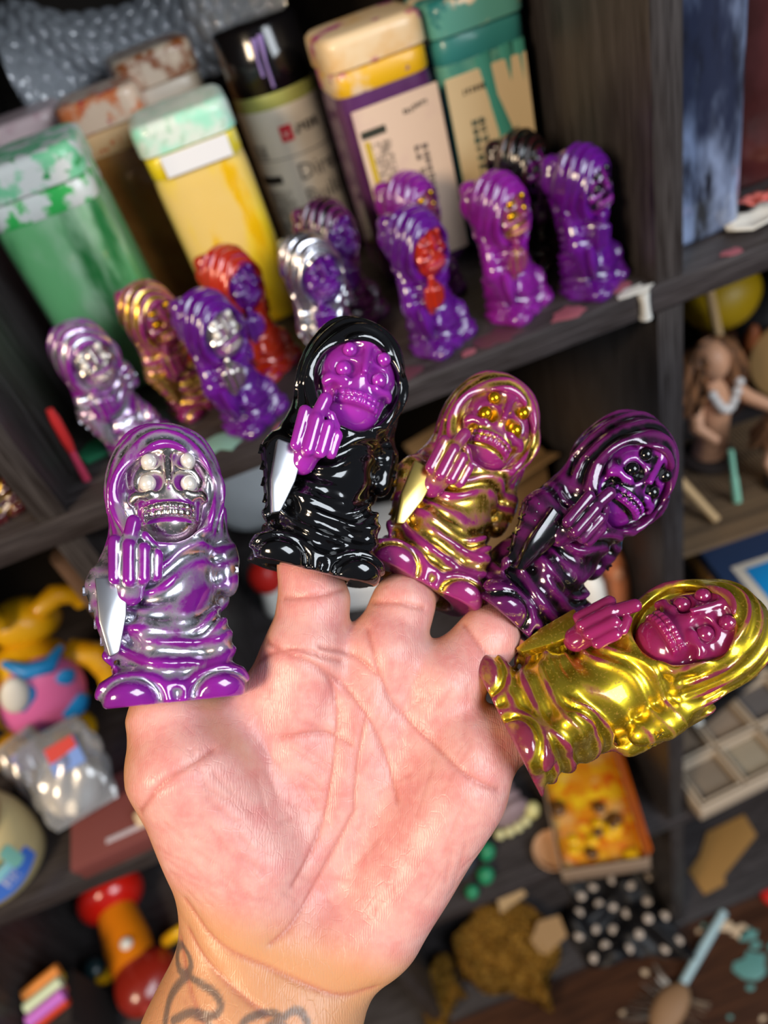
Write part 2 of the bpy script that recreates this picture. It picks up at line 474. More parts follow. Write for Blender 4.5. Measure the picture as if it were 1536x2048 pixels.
robe_me = sdf_mesh('robe', robe_field, (-2.4, -2.0, -.1), (2.3, 1.9, 7.3), .05, lambda V: .55 * robe_folds(*V.T)[0] + .45 * hollow(robe_field)(V))
skull_me = sdf_mesh('skull', skull_field, (-1.3, -1.8, 3.5), (1.4, -.1, 6.5), .027, hollow(skull_field, .1, 25))
hand_me = sdf_mesh('hand', hand_field, (-1.8, -1.95, 2.1), (0, -.6, 4.7), .04, hollow(hand_field, .1, 20))
knot_me = sdf_mesh('knot', knot_field, (-1.2, .4, 2.4), (1.0, 2.2, 6.8), .06, hollow(knot_field))
eye_me = ball(1, 3); eye_me.materials.append(None)
add_attr(eye_me, 'fold', np.full(len(eye_me.vertices), .5))
lining_me = prism([(-1.74, 2.9), (-1.00, 2.86), (-1.04, 2.0), (-1.22, 1.2), (-1.44, 1.10), (-1.66, 1.9)], .3, .05); lining_me.materials.append(None)
add_attr(lining_me, 'fold', np.full(len(lining_me.vertices), .2))
def stitch_mesh():
    """raised crosses and beads on the outside of the sleeves, laid onto the cloth"""
    bm = bmesh.new()
    def on(y, z, side):
        xs = np.arange(2.5, .8, -.02) * side
        f = robe_field(xs.astype(np.float32), np.full_like(xs, y), np.full_like(xs, z))
        return float(xs[np.argmax(f < 0)])
    def bead(y, z, side, r): bmesh.ops.create_icosphere(bm, subdivisions=1, radius=r, matrix=Matrix.Translation((on(y, z, side), y, z)))
    def cross(y, z, side):
        for sgn in (-1, 1):
            m = Matrix.Translation((on(y, z, side), y, z)) @ Matrix.Rotation(sgn * .8, 4, 'X') @ Matrix.Diagonal((.09, .05, .26, 1))
            bmesh.ops.create_cube(bm, size=1, matrix=m)
    for k in range(8): bead(-.74 - .04 * k, 2.8 - .2 * k, -1, .032); bead(-.12 - .05 * k, 2.7 - .2 * k, -1, .028)
    for k in range(4): cross(-.42 - .07 * k, 2.72 - .4 * k, -1)
    cross(-.02, 3.1, 1); cross(.3, 2.85, 1)
    return bm_mesh('stitches', bm)
stitch_me = stitch_mesh(); stitch_me.materials.append(None)
add_attr(stitch_me, 'fold', np.full(len(stitch_me.vertices), .2))
def puppet(label, robe, face, eye, hand, group, loc=None, yaw=0, mw=None, lining=None, knot=None, stitch=None, scale=RS):
    root = bpy.data.objects.new('finger_puppet', None); root.empty_display_size = .01; link(root)
    tag(root, label, 'figurine', group)
    if mw is not None: root.matrix_world = mw @ Matrix.Diagonal((scale * .98, scale, scale * 1.045, 1))
    else: root.location = W(*loc); root.rotation_euler = (0, 0, math.radians(yaw)); root.scale = (scale * .98, scale, scale * 1.045)
    def part(name, me, m, l=None, s=None, lab=None):
        o = link(bpy.data.objects.new(name, me), root)
        o.material_slots[0].link = 'OBJECT'; o.material_slots[0].material = m
        if l: o.location = Vector(l) * S
        if s: o.scale = (s,) * 3
        if lab: o['label'] = lab
        return o
    part('robe', robe_me, robe)
    sk = part('skull_face', skull_me, face)
    for ex, ez, r in EYES:
        e = part('eye', eye_me, eye, (ex * 1.1, -1.13 + .12 * abs(ex), ez), r); e.parent = sk
    part('raised_hand', hand_me, hand)
    part('sleeve_lining', lining_me, lining or robe, (0, -1.25, 0))
    part('hood_knot', knot_me, knot or robe)
    part('sleeve_stitching', stitch_me, stitch or robe)['kind'] = 'stuff'
    return root
PUR = (114, 24, 124); PURD = (82, 13, 114); MAG = (122, 34, 92)
SIL = (205, 205, 212); GLD = (214, 178, 66); YGL = (220, 192, 44); BLK = (10, 10, 12); RED = (176, 40, 14)
v_plain = vinyl('vinyl_purple', PUR)
v_bright = vinyl('vinyl_bright_purple', (134, 36, 140), rough=.14)
v_deep = vinyl('vinyl_deep_purple', PURD)
v_mag = vinyl('vinyl_magenta', (122, 28, 78))
v_silver = vinyl('vinyl_silver_wash', PUR, SIL, .66, 1.04, 1.05, .5, 1, .27)
v_silverface = vinyl('silver_face', PUR, (222, 214, 205), .38, .58, .4, .7, 1, .22, inv=True)
v_silverall = vinyl('silver_paint', PUR, SIL, .05, .2, .3, .7, 1, .26)
v_silverhand = vinyl('silver_hand', PUR, SIL, .5, .75, .6, .7, 1, .25)
v_pearl = mat('pearl_eye', (225, 220, 212), .25, .25, coat=.5)
v_black = vinyl('black_paint', PUR, BLK, .08, .24, .6, .5, .3, .13)
v_blackwash = vinyl('vinyl_black_wash', (80, 16, 74), BLK, .62, .92, .9, .55, .3, .16)
v_blackface = vinyl('black_face', PUR, BLK, .46, .7, .5, .7, .3, .16)
v_blackeye = mat('black_eye', (6, 6, 7), .1, 0, coat=.6)
v_goldwash = vinyl('vinyl_gold_wash', MAG, GLD, .66, .98, 1.0, .55, 1, .28)
v_goldface = vinyl('gold_face', MAG, GLD, .60, .84, .6, .7, 1, .26)
v_goldeye = mat('gold_eye', (214, 160, 24), .22, .9)
v_yellowgold = vinyl('yellow_gold_paint', (110, 40, 60), YGL, .30, .48, .5, .55, .95, .35)
v_red = vinyl('red_paint', PURD, RED, .1, .25, .3, .6, .1, .2)
v_liningS = mat('silver_lining', (214, 216, 222), .3, 1)
v_liningG = mat('gold_lining', (226, 196, 110), .3, 1)

# ------------------------------------------------------------------ the left hand, palm to the viewer
# hand frame: u to the thumb-less side, v to the fingertips, w out of the palm; origin 20.5 cm in front of the lens
HM = Matrix.Translation(CAMW + fwd * .205) @ Matrix(((right[0], up[0], -fwd[0]), (right[1], up[1], -fwd[1]), (right[2], up[2], -fwd[2]))).to_4x4()
BONES = {   # joints (u, v, w) and radius, cm
    'thumb': [(-3.8, -10.24, 0.7, 1.4), (-5.1, -6.57, 1.2, 1.45), (-5.53, -5.37, 0.9, 1.1), (-5.62, -4.68, 0.8, 0.84), (-5.66, -1.39, 0.8, 0.76)],
    'index': [(-2.81, -10.5, 0.2, 1.2), (-2.14, -3.93, -0.1, 1.15), (-1.95, -2.45, -0.4, 0.93), (-1.73, -1.49, -0.6, 0.84), (-1.14, 2.1, -1.4, 0.72)],
    'middle': [(-1.95, -10.61, 0.0, 1.15), (0.06, -3.98, -0.4, 1.1), (0.54, -2.64, -0.8, 0.84), (1.01, -1.81, -1.1, 0.8), (2.29, 1.27, -2.1, 0.7)],
    'ring': [(-1.06, -10.83, 0.1, 1.15), (1.69, -4.8, -0.3, 1.05), (2.94, -3.56, -0.8, 0.82), (4.12, -2.64, -1.4, 0.77), (6.29, -0.09, -2.4, 0.68)],
    'pinky': [(-0.24, -10.88, 0.5, 1.15), (2.32, -6.41, 0.3, 1.05), (3.16, -6.13, 0.1, 0.8), (4.4, -5.55, 0.0, 0.74), (6.93, -4.36, -0.2, 0.62)],
    'heel': [(-0.11, -10.64, 0.7, 1.15), (2.08, -7.44, 0.6, 1.15)],
    'thenar': [(-3.24, -9.09, 0.9, 1.35), (-4.31, -7.04, 0.8, 1.3)],
    'web': [(-4.9, -6.2, .4, .9), (-2.9, -5.0, -.1, .9)],
    'palm': [(-1.76, -9.28, -0.1, 1.15), (-0.67, -5.54, -0.5, 1.1)],
    'arm_l': [(-3.8, -10.96, 0.6, 1.32), (-4.5, -13.24, 1.1, 1.36), (-6.97, -17.86, 2.1, 1.75)],
    'arm_r': [(-1.15, -11.62, 0.6, 1.2), (-2.3, -13.4, 1.1, 1.38), (-3.9, -18.11, 2.1, 1.8)],
    'arm_m': [(-2.51, -11.41, 0.5, 1.5), (-3.42, -13.4, 1.0, 1.7), (-5.46, -18.08, 2.0, 2.1)],
}
CREASES = [
    [(-3.13, -3.46), (-1.9, -3.87), (-1.35, -4.35), (-1.21, -5.46), (-1.35, -6.76), (-1.6, -8.2), (-2.24, -9.31)],
    [(-2.18, -3.73), (-1.49, -4.15), (-0.46, -5.25), (0.03, -6.28), (0.31, -7.45)],
    [(-0.46, -3.18), (-0.1, -4.35), (0.31, -5.25), (1.4, -6.15), (2.3, -6.76), (2.92, -7.04)],
    [(-0.46, -5.25), (-0.73, -6.42), (-0.8, -7.79), (-0.74, -7.68), (-1.2, -8.49), (-2.13, -10.17), (-2.76, -10.58)],
    [(-4.92, -9.6), (-4.16, -10.53), (-2.88, -11.1), (-1.95, -11.51), (-1.02, -11.98), (-0.22, -12.01)],
    [(-4.92, -10.42), (-4.44, -10.99), (-3.69, -11.51), (-2.76, -12.01)],
    [(-5.21, -10.87), (-4.85, -11.63), (-4.1, -12.39)],
    [(-2.71, -2.32), (-1.76, -2.23), (-0.99, -2.09)],
    [(-0.38, -2.52), (0.37, -2.43), (1.11, -2.65)],
    [(2.06, -2.94), (2.51, -3.51), (2.83, -3.9)],
    [(-3.54, -4.09), (-2.9, -3.64), (-2.14, -3.51), (-1.12, -3.96)],
    [(-5.96, -7.33), (-5.2, -6.32), (-4.18, -5.81)],
    [(-2.65, -5.81), (-1.63, -5.68), (-0.87, -6.06)],
    [(-0.1, -4.35), (-0.87, -3.77), (-1.63, -3.51)],
]
TATTOO = [
    [(-4.79, -11.23), (-4.85, -11.4), (-5.01, -11.49), (-5.19, -11.46), (-5.3, -11.32), (-5.3, -11.14), (-5.18, -11.0), (-5.0, -10.97), (-4.85, -11.07), (-4.79, -11.24)],
    [(-4.93, -11.51), (-5.2, -11.83), (-5.32, -12.07), (-5.34, -12.43)],
    [(-4.85, -11.45), (-4.14, -11.57), (-3.86, -11.83), (-4.03, -12.06), (-4.63, -12.0), (-5.12, -12.31)],
    [(-4.63, -12.05), (-4.19, -12.11), (-4.12, -12.37)],
    [(-3.43, -12.25), (-3.26, -12.02), (-2.71, -11.94), (-2.39, -12.11), (-2.28, -12.0), (-2.0, -12.0), (-1.84, -12.29)],
    [(-2.99, -12.37), (-2.6, -12.11), (-2.22, -12.37)],
]

def pose(pos, roll, yaw, pitch):
    """puppet standing at pos (hand frame), turned from facing the viewer by yaw, leaning by roll, nodding by pitch"""
    p = Vector(pos); f = (Vector((0, 0, 20.5)) - p).normalized()
    u = Vector((0, 1, 0)); u = (u - f * u.dot(f)).normalized()
    B = Matrix((u.cross(f), -f, u)).transposed().to_4x4()
    R = Matrix.Rotation(math.radians(roll), 4, 'Y') @ Matrix.Rotation(math.radians(pitch), 4, 'X') @ Matrix.Rotation(math.radians(yaw), 4, 'Z')
    return HM @ Matrix.Translation(p * S) @ B @ R
WORN = {'thumb': ((-5.55, -5.0, .8), -2, 2, 0), 'index': ((-2.16, -1.74, -.4), 13, 10, -5), 'middle': ((.86, -2.34, -1.8), 25, 10, -12),
        'ring': ((3.5, -3.2, -1.9), 38, 34, -4), 'pinky': ((3.42, -6.07, 0), 62, -29, 0)}   # where each puppet sits and how it leans
for fn, ps in WORN.items():     # each finger runs up the hollow of its puppet
    mw = HM.inverted() @ pose(*ps); ax = (mw.to_3x3() @ Vector((0, 0, 1))).normalized(); bk = (mw.to_3x3() @ Vector((0, 1, 0))).normalized()
    p0 = Vector(ps[0]) + bk * .08
    BONES[fn] = BONES[fn][:3] + [(*(p0 + ax * .25), BONES[fn][3][3] * .93), (*(p0 + ax * 3.2), min(BONES[fn][4][3], .72))]
def polydist(P, lines):
    best = np.full(len(P), 9.)
    for L in lines:
        L = np.array(L)
        # round the corners
        for _ in range(2):
            q = np.empty((2 * len(L) - 2, 2)); q[0::2] = .75 * L[:-1] + .25 * L[1:]; q[1::2] = .25 * L[:-1] + .75 * L[1:]
            L = np.vstack([L[:1], q, L[-1:]])
        for a, b in zip(L[:-1], L[1:]):
            d = b - a; n = max(float(d @ d), 1e-6)
            t = np.clip(((P - a) @ d) / n, 0, 1)
            best = np.minimum(best, np.linalg.norm(P - a - t[:, None] * d, axis=1))
    return best
def build_hand():
    lo, hi, h = (-9.6, -20.6, -3.8), (8.0, 3.4, 4.4), .068
    X, Y, Z = axes(lo, hi, h)
    D = np.full((X.shape[0], Y.shape[1], Z.shape[2]), 9., np.float32)
    def put(a, b, ra, rb, k):
        m = max(ra, rb) + k + .3
        i0 = [max(0, int((min(a[i], b[i]) - m - lo[i]) / h)) for i in range(3)]
        i1 = [min(D.shape[i], int((max(a[i], b[i]) + m - lo[i]) / h) + 2) for i in range(3)]
        sl = tuple(slice(p, q) for p, q in zip(i0, i1))
        D[sl] = smin(D[sl], cone(X[sl[0]], Y[:, sl[1]], Z[:, :, sl[2]], a, b, ra, rb), k)
    for name, js in BONES.items():
        k = .75 if name in ('heel', 'thenar', 'palm', 'web') else .6
        if name.startswith('arm'): k = 1.0
        for i, (p, q) in enumerate(zip(js[:-1], js[1:])):
            put(p[:3], q[:3], p[3], q[3], k if (i == 0 or name.startswith('arm')) else .32)
    V, Q = nets(D, lo, h)
    me = mesh('hand_and_forearm', V, Q, smoothed=True)
    N = np.empty(len(V) * 3, np.float32); me.vertices.foreach_get('normal', N); N = N.reshape(-1, 3)
    front = sstep(N[:, 2], .05, .45)
    cr = polydist(V[:, :2], CREASES)
    groove = np.exp(-(cr / .065) ** 2) * front
    rs = random.Random(4); fine = []     # short shallow wrinkles crossing the ball of the thumb, the palm and the wrist
    for _ in range(34):
        u0, v0 = rs.uniform(-5.4, -1.8), rs.uniform(-9.6, -5.2); a = rs.gauss(-.75, .25); n = rs.uniform(.5, 1.3)
        fine.append([(u0, v0), (u0 + n * .5 * math.cos(a), v0 + n * .5 * math.sin(a) + rs.uniform(-.06, .06)), (u0 + n * math.cos(a), v0 + n * math.sin(a))])
    for _ in range(26):
        u0, v0 = rs.uniform(-1.2, 2.2), rs.uniform(-10.2, -5.0); a = rs.gauss(1.15, .35); n = rs.uniform(.5, 1.5)
        fine.append([(u0, v0), (u0 + n * .5 * math.cos(a) + rs.uniform(-.06, .06), v0 + n * .5 * math.sin(a)), (u0 + n * math.cos(a), v0 + n * math.sin(a))])
    for k in range(10):
        u0, v0 = -4.9 + .42 * k, -11.2 - .16 * k; fine.append([(u0, v0 - rs.uniform(0, 1)), (u0 + .5, v0 - .25 - rs.uniform(0, 1)), (u0 + 1.1, v0 - .35 - rs.uniform(0, 1))])
    vis = front > .02
    groove[vis] = np.maximum(groove[vis], .34 * np.exp(-(polydist(V[vis][:, :2], fine) / .055) ** 2) * front[vis])
    soft = np.exp(-(cr / .22) ** 2) * front
    V2 = V - N * (groove * .036 + soft * .035)[:, None]
    # low lumps of flesh
    V2 += N * (.02 * np.sin(2.1 * V[:, 0] + 1.3 * V[:, 1]) * np.sin(1.7 * V[:, 1] - .8 * V[:, 0]))[:, None]
    me.vertices.foreach_set('co', (V2 * S).astype(np.float32).ravel()); me.update()
    add_attr(me, 'crease', groove)
    # palm skin is pale and pink, the skin of the edges, the back and the forearm is tanned
    wrist = sstep(-(V[:, 1] + .37 * V[:, 0]), 10.5, 11.9)
    lft = sstep(-V[:, 0], 4.7, 6.0)
    edge = (1 - sstep(N[:, 2], .15, .72)) * (1 - lft) + (1 - sstep(N[:, 2], .3, .93)) * lft
    add_attr(me, 'tan', np.clip(np.maximum(wrist * .95, edge * (.55 + .45 * sstep(-V[:, 0], 1.0, 4.5))), 0, 1))
    ink = polydist(V[:, :2], TATTOO)
    add_attr(me, 'ink', (1 - sstep(ink, .045, .12)) * sstep(N[:, 2], -.1, .2))
    return me
def skin():
    m, nt, b = newmat('skin')
    blot = noise(nt, 140, 3, seed=2); blot2 = noise(nt, 380, 3, seed=9)
    c = mixc(nt, smooth(nt, blot, .3, .75), lin((216, 162, 154)), lin((208, 136, 132)))
    c = mixc(nt, val(nt, smooth(nt, blot2, .45, .75), 'MULTIPLY', .25), c, lin((226, 184, 174)))
    c = mixc(nt, attr(nt, 'tan'), c, lin((200, 146, 104)))
    c = mixc(nt, val(nt, attr(nt, 'crease'), 'MULTIPLY', .55), c, lin((176, 92, 80)))
    c = mixc(nt, val(nt, attr(nt, 'ink'), 'MULTIPLY', .72), c, lin((62, 72, 76)))
    setp(nt, b, 'Base Color', c)
    b.inputs['Roughness'].default_value = .38; b.inputs['Specular IOR Level'].default_value = .45
    b.inputs['Subsurface Weight'].default_value = .35; b.inputs['Subsurface Radius'].default_value = (1, .35, .2); b.inputs['Subsurface Scale'].default_value = .004
    # fine ridges of the palm, plus the criss-cross of small lines
    tc = nd(nt, 'ShaderNodeTexCoord'); wv = nd(nt, 'ShaderNodeTexWave')
    nt.links.new(tc.outputs['Object'], wv.inputs['Vector']); wv.inputs['Scale'].default_value = 520
    wv.inputs['Distortion'].default_value = 9; wv.inputs['Detail'].default_value = 1.5; wv.inputs['Detail Scale'].default_value = .35
    vo = nd(nt, 'ShaderNodeTexVoronoi', feature='DISTANCE_TO_EDGE'); mp = nd(nt, 'ShaderNodeMapping')
    nt.links.new(tc.outputs['Object'], mp.inputs[0]); mp.inputs['Scale'].default_value = (1, .45, 1); mp.inputs['Rotation'].default_value = (0, 0, .7)
    nt.links.new(mp.outputs[0], vo.inputs['Vector']); vo.inputs['Scale'].default_value = 420
    lines = smooth(nt, vo.outputs['Distance'], 0, .06)
    hgt = val(nt, val(nt, wv.outputs['Fac'], 'MULTIPLY', .12), 'ADD', val(nt, val(nt, lines, 'MULTIPLY', .16), 'ADD', val(nt, blot2, 'MULTIPLY', .8)))
    bp = nd(nt, 'ShaderNodeBump'); bp.inputs['Strength'].default_value = .35; bp.inputs['Distance'].default_value = .0006
    nt.links.new(hgt, bp.inputs['Height']); nt.links.new(bp.outputs[0], b.inputs['Normal'])
    return m
hand_o = bpy.data.objects.new('person', build_hand()); hand_o.data.materials.append(skin()); link(hand_o)
hand_o.matrix_world = HM
tag(hand_o, 'open left hand with tattooed wrist, palm up, a puppet on each finger', 'person')

G1 = 'finger puppets worn on the hand'
puppet('purple hooded puppet with silver face and pearl eyes, on the thumb', v_silver, v_silverface, v_pearl, v_silverhand, G1, mw=pose(*WORN['thumb']), lining=v_liningS)
puppet('glossy black hooded puppet with purple skull face, on the index finger', v_black, v_bright, v_bright, v_bright, G1, mw=pose(*WORN['index']), lining=v_liningS)
puppet('magenta puppet streaked with gold, gold eyes, on the middle finger', v_goldwash, v_goldface, v_goldeye, v_goldwash, G1, mw=pose(*WORN['middle']), lining=v_liningG)
puppet('dark purple puppet with black washed folds, on the ring finger', v_blackwash, v_blackface, v_blackeye, v_blackwash, G1, mw=pose(*WORN['ring']))
puppet('yellow gold robed puppet with magenta face, on the little finger', v_yellowgold, v_mag, v_mag, v_mag, G1, mw=pose(*WORN['pinky']))

# ------------------------------------------------------------------ floor, wall and the cube shelf
fl = ob('floor', box(300, 260, 2, 0), mat('floor_wood', (74, 44, 26), .4, layers=(((50, 28, 16), 1.2, .52, .15, (.2, 3, 1)),), bump=(3, .3, .05, (.2, 4, 1))), loc=(0, -60, -100))
fl['kind'] = 'structure'
wl = ob('wall_back', box(300, 4, 240, 0), mat('wall_dark', (60, 56, 54), .8), loc=(0, 44, -98)); wl['kind'] = 'structure'
wood_h = mat('shelf_wood_horizontal', (54, 49, 50), .42, layers=(((72, 67, 68), 2.2, .55, .18, (.12, 2, 2)), ((30, 24, 22), 6, .56, .12, (.1, 3, 3))), bump=(9, .35, .04, (.06, 2, 2)))
wood_v = mat('shelf_wood_vertical', (54, 50, 50), .42, layers=(((72, 68, 68), 2.2, .55, .18, (2, 2, .12)), ((30, 24, 22), 6, .56, .12, (3, 3, .1))), bump=(9, .35, .04, (2, 2, .06)))
unit = thing('cube_shelf', 'black brown cube shelf unit crowded with paints and toys', 'shelf', (2.5, 19, -98))
# boards run the whole width, uprights stand between them
bd = box(142, 38, 1.6, .07, 2); dv = box(1.6, 37.8, 30.4, .07, 2)
boards = {}
for z in (32, 0, -32, -64, -96): boards[z] = ob('shelf_board', bd, wood_h, unit, (-17.55, 0, z - 1.6 + 98))
for z in (0, -32, -64, -96):
    for x in (-85.2, -50.1, -15, 20.1, 55.2): ob('divider', dv, wood_v, unit, (x - 2.5, .1, z + 98))
ob('back_panel', box(142, .4, 129.6, 0), mat('back_panel', (46, 38, 30), .7), unit, (-17.55, 19.2, 0))
# dried paint on the shelf edge and boards
white_p = mat('dried_white_paint', (205, 205, 200), .35)
bA = boards[0]
def splat(par, x, y, r, m, seed, th=.06, name='paint_spot', sx=1.):
    rs = random.Random(seed); n = 14
    P = [(sx * r * (1 + rs.uniform(-.35, .35)) * math.cos(2 * math.pi * i / n), r * (1 + rs.uniform(-.35, .35)) * math.sin(2 * math.pi * i / n)) for i in range(n)]
    return ob(name, slab(P, th, th * .3), m, par, (x - 2.5 + 17.55, y - 19, 1.6))
def drip(x):
    x += 17.55; pts = [(x - 2.5 + .0, -19.02, 1.55), (x - 2.5 + .02, -19.12, 1.0), (x - 2.5 + .05, -19.12, .4), (x - 2.45, -19.1, .05)]
    return ob('paint_drip', tube(pts, [.35, .26, .28, .36], 10), white_p, bA)
drip(18.4)
splat(bA, 18.1, .35, .55, white_p, 2, sx=1.6)
pk = mat('dried_pink_paint', (150, 84, 96), .5); gr = mat('dried_green_paint', (36, 110, 76), .4); mr = mat('dried_maroon_paint', (84, 46, 58), .5); mint = mat('dried_mint_paint', (120, 160, 150), .5)
for x, y, r, m, sd, sx in ((10.5, 1.0, .8, mr, 3, 1.6), (14.4, .7, .6, pk, 4, 1.7), (17.6, 1.2, .5, pk, 5, 1.5), (4.2, 1.0, .9, mr, 6, 1.8), (8.6, .6, .35, pk, 7, 1.3),
                           (-5.3, 1.2, .9, mint, 8, 1.7), (-9.4, 2.3, .4, pk, 9, 1), (23.9, .5, .35, pk, 10, 1.5), (-2.2, .5, .3, pk, 11, 1.2)):
    splat(bA, x, y, r, m, sd, .05, sx=sx)
gt = ob('paint_chip', slab([(-1.3, -.6), (.6, -1.0), (1.7, -.5), (1.2, .9), (-.6, 1.2), (-1.5, .4)], .35, .12), gr, loc=(-12.2, 5.0, 0.02), rot=(0, 0, 20))
tag(gt, 'green chip of dried paint on the shelf beside the red stick', 'paint chip')
rk = thing('stir_stick', 'short red plastic stick leaning on the shelf divider', 'stick', (-13.2, 2.6, 0), (0, 6, 0))
ob('handle', tube([(0, 0, 2.0), (0, 0, 2.6), (0, 0, 4.0), (0, 0, 4.6)], [.22, .30, .30, .2], 12), mat('red_plastic', (196, 46, 46), .35), rk)
ob('shaft', tube([(0, 0, .02), (0, 0, 2.1)], [.24, .2], 12), mat('pink_plastic', (196, 62, 92), .35), rk)

# ------------------------------------------------------------------ puppets standing on the shelf
G2 = 'finger puppets drying on the shelf'
gold_p = v_goldeye
puppet('silver washed purple puppet alone at the left end of the shelf', v_silver, v_silverface, v_pearl, v_silver, G2, (-10.3, 4.6, 0), 28)
puppet('gold streaked purple puppet in front of the green bottle', v_goldwash, v_goldface, v_goldeye, v_goldwash, G2, (-6.6, 6.4, 0), 35)
puppet('plain purple puppet with silver face, at the shelf edge left of centre', v_deep, v_silverface, v_pearl, v_silverface, G2, (-3.6, 2.4, 0), 38)
puppet('red painted puppet in front of the yellow bottle', v_red, v_deep, v_deep, v_deep, G2, (-1.9, 7.2, 0), 40)
puppet('silver robed puppet with purple face', v_silverall, v_deep, v_deep, v_deep, G2, (2.3, 4.7, 0), 22, lining=v_silverall)
puppet('black and purple puppet behind the silver robed one', v_blackwash, v_deep, v_deep, v_deep, G2, (4.1, 8.7, 0), 40)
puppet('purple puppet with red painted face and hand', v_deep, v_red, mat('red_eye', (170, 34, 16), .2, coat=.4), v_red, G2, (7.6, 2.9, 0), 30)
puppet('purple puppet with faint gold, behind the red faced one', v_plain, v_goldface, v_goldeye, v_plain, G2, (8.9, 7.9, 0), 40)
puppet('purple puppet with gold painted face, right of the red faced one', v_plain, v_goldface, v_goldeye, v_goldwash, G2, (12.3, 3.2, 0), 32)
puppet('blackened puppet in the shade in front of the teal bottle', vinyl('vinyl_dark', (60, 14, 24), BLK, .3, .5, .5, .6, .3, .18), v_blackface, v_blackeye, v_blackwash, G2, (15.6, 7.9, 0), 38)
puppet('purple puppet with black face at the right end of the shelf', v_deep, v_blackface, v_blackeye, v_deep, G2, (16.6, 2.6, 0), 36)
puppet('dark red brown puppet at the edge of the left compartment', vinyl('vinyl_redbrown', (70, 14, 20), GLD, .78, .9, .6, .6, 1, .3), v_deep, v_deep, v_deep, G2, (-18.4, 3.0, 0), 20)

# ------------------------------------------------------------------ paint bottles
ink_m = mat('print_black', (34, 32, 32), .6)
def bottle(label, x, y, w, zc, zt, body_m, collar_m, cap_m, rot=0, n=5.5, taper=.97, depth=1., name='paint_bottle', capn=None):
    """square bottle: body to zc, collar above it, cap up to zt; x, y = middle of the front face foot"""
    t = thing(name, label, 'bottle', (x, y + w * depth / 2, 0), (0, 0, rot), 'paint bottles on the shelf')
    zl = zc + (zt - zc) * .42
    ob('body', sqlathe([(w * .86, 0), (w * .94, .12), (w, .5), (w, zc * .5), (w, zc - .9), (w * .99, zc - .4), (w * taper, zc)], n=n, depth=depth), body_m, t)
    ob('collar', sqlathe([(w * .97, zc), (w * .985, zc + .1), (w * .985, zl - .12), (w * .95, zl)], n=n, depth=depth), collar_m, t)
    ob('cap', sqlathe([(w * .98, zl), (w * 1.03, zl + .1), (w * 1.03, zt - .55), (w * 1.01, zt - .2), (w * .93, zt - .03), (w * .8, zt), (w * .3, zt + .03)], n=capn or n, depth=depth), cap_m, t)
    return t
def splash(name, base, *L, rough=.38): return mat(name, base, rough, layers=L, coat=.2)
def liquid(name, base, *L): return mat(name, base, .22, sss=.35, layers=L, sssr=(1, 1, 1), sscale=.008, coat=.3)
bg = bottle('green paint bottle with white cap smeared green, at the left', -9.8, 10.4, 6.2, 11.1, 14.1, liquid('green_paint', (112, 184, 122), ((184, 214, 184), .5, .56, .14, (1, 1, .5)), ((40, 120, 60), .7, .60, .1, (1.2, 1.2, .3))),
            splash('green_collar', (225, 228, 222), ((60, 190, 90), 1.6, .5, .05)), splash('green_cap', (226, 228, 222), ((130, 210, 160), 1.8, .52, .06), ((60, 160, 90), 3, .62, .04)))
bo = bottle('brown orange paint bottle with peach cap, behind the green one', -5.7, 19.2, 5.2, 11.2, 14.4, liquid('amber_paint', (168, 116, 58), ((132, 84, 38), .6, .5, .2)),
            splash('peach_collar', (222, 180, 130), ((200, 90, 30), 3, .66, .04)), splash('peach_cap', (226, 196, 170), ((214, 120, 70), 1.5, .55, .06), ((190, 40, 60), 2.4, .63, .03)))
by = bottle('yellow paint bottle with mint cap and white tape, centre left', -1.3, 12.5, 5.6, 10.3, 13.2, liquid('yellow_paint', (226, 196, 116), ((230, 200, 40), .55, .55, .08, (1.3, 1.3, .35)), ((226, 180, 10), 1.2, .6, .05, (1, 1, .25))),
            splash('yellow_collar', (226, 214, 120), ((232, 205, 20), 1.2, .5, .08)), splash('mint_cap', (212, 226, 216), ((160, 226, 200), 1.0, .55, .1), ((180, 210, 190), 4, .6, .05)))
ob('label_tape', box(3.9, .08, 1.15, .03, 1), mat('white_tape', (226, 228, 232), .5), by, (.15, -2.93, 10.36))
bw = bottle('white capped bottle smeared brown, behind the yellow one', -2.0, 23.2, 5.4, 11.8, 15.2, liquid('ochre_paint', (150, 100, 60)), splash('brown_collar', (214, 200, 180)), splash('brown_cap', (226, 206, 182), ((150, 84, 40), 1.6, .52, .08)), rot=8)
bp_ = bottle('pale pink capped bottle at the far left, behind the green one', -11.2, 22.5, 5.0, 11.6, 14.2, liquid('pink_paint', (190, 150, 150)), splash('pink_collar', (214, 190, 190)), splash('pink_cap', (216, 192, 194), ((190, 150, 160), 1.4, .6, .1)))
bu = bottle('purple paint bottle with cream cap splashed magenta and yellow', 9.95, 11.4, 5.8, 11.2, 14.1, liquid('purple_paint', (96, 52, 104), ((76, 34, 84), .6, .5, .2)),
            splash('cream_collar', (226, 200, 168), ((186, 60, 140), .8, .60, .03), ((226, 176, 20), .6, .58, .04), ((110, 60, 130), 1.7, .64, .03)), splash('cream_cap', (230, 204, 164), ((176, 54, 134), .7, .59, .03), ((222, 180, 120), .8, .55, .1)))
bt = bottle('teal paint bottle with dripping teal paint over a cream label', 15.85, 11.6, 5.5, 10.9, 14.0, liquid('teal_paint', (70, 140, 130), ((110, 170, 150), .7, .55, .1)),
            splash('teal_collar', (50, 130, 130), ((226, 206, 176), 1.0, .60, .03)), splash('teal_cap', (90, 160, 150), ((226, 206, 176), .9, .55, .03), ((40, 120, 120), 1.5, .6, .04)))
def flat(w, y0): return lambda x, z: (x, y0, z)
lab_m = mat('cream_label', (216, 190, 168), .5, layers=(((200, 168, 160), .6, .58, .12),))
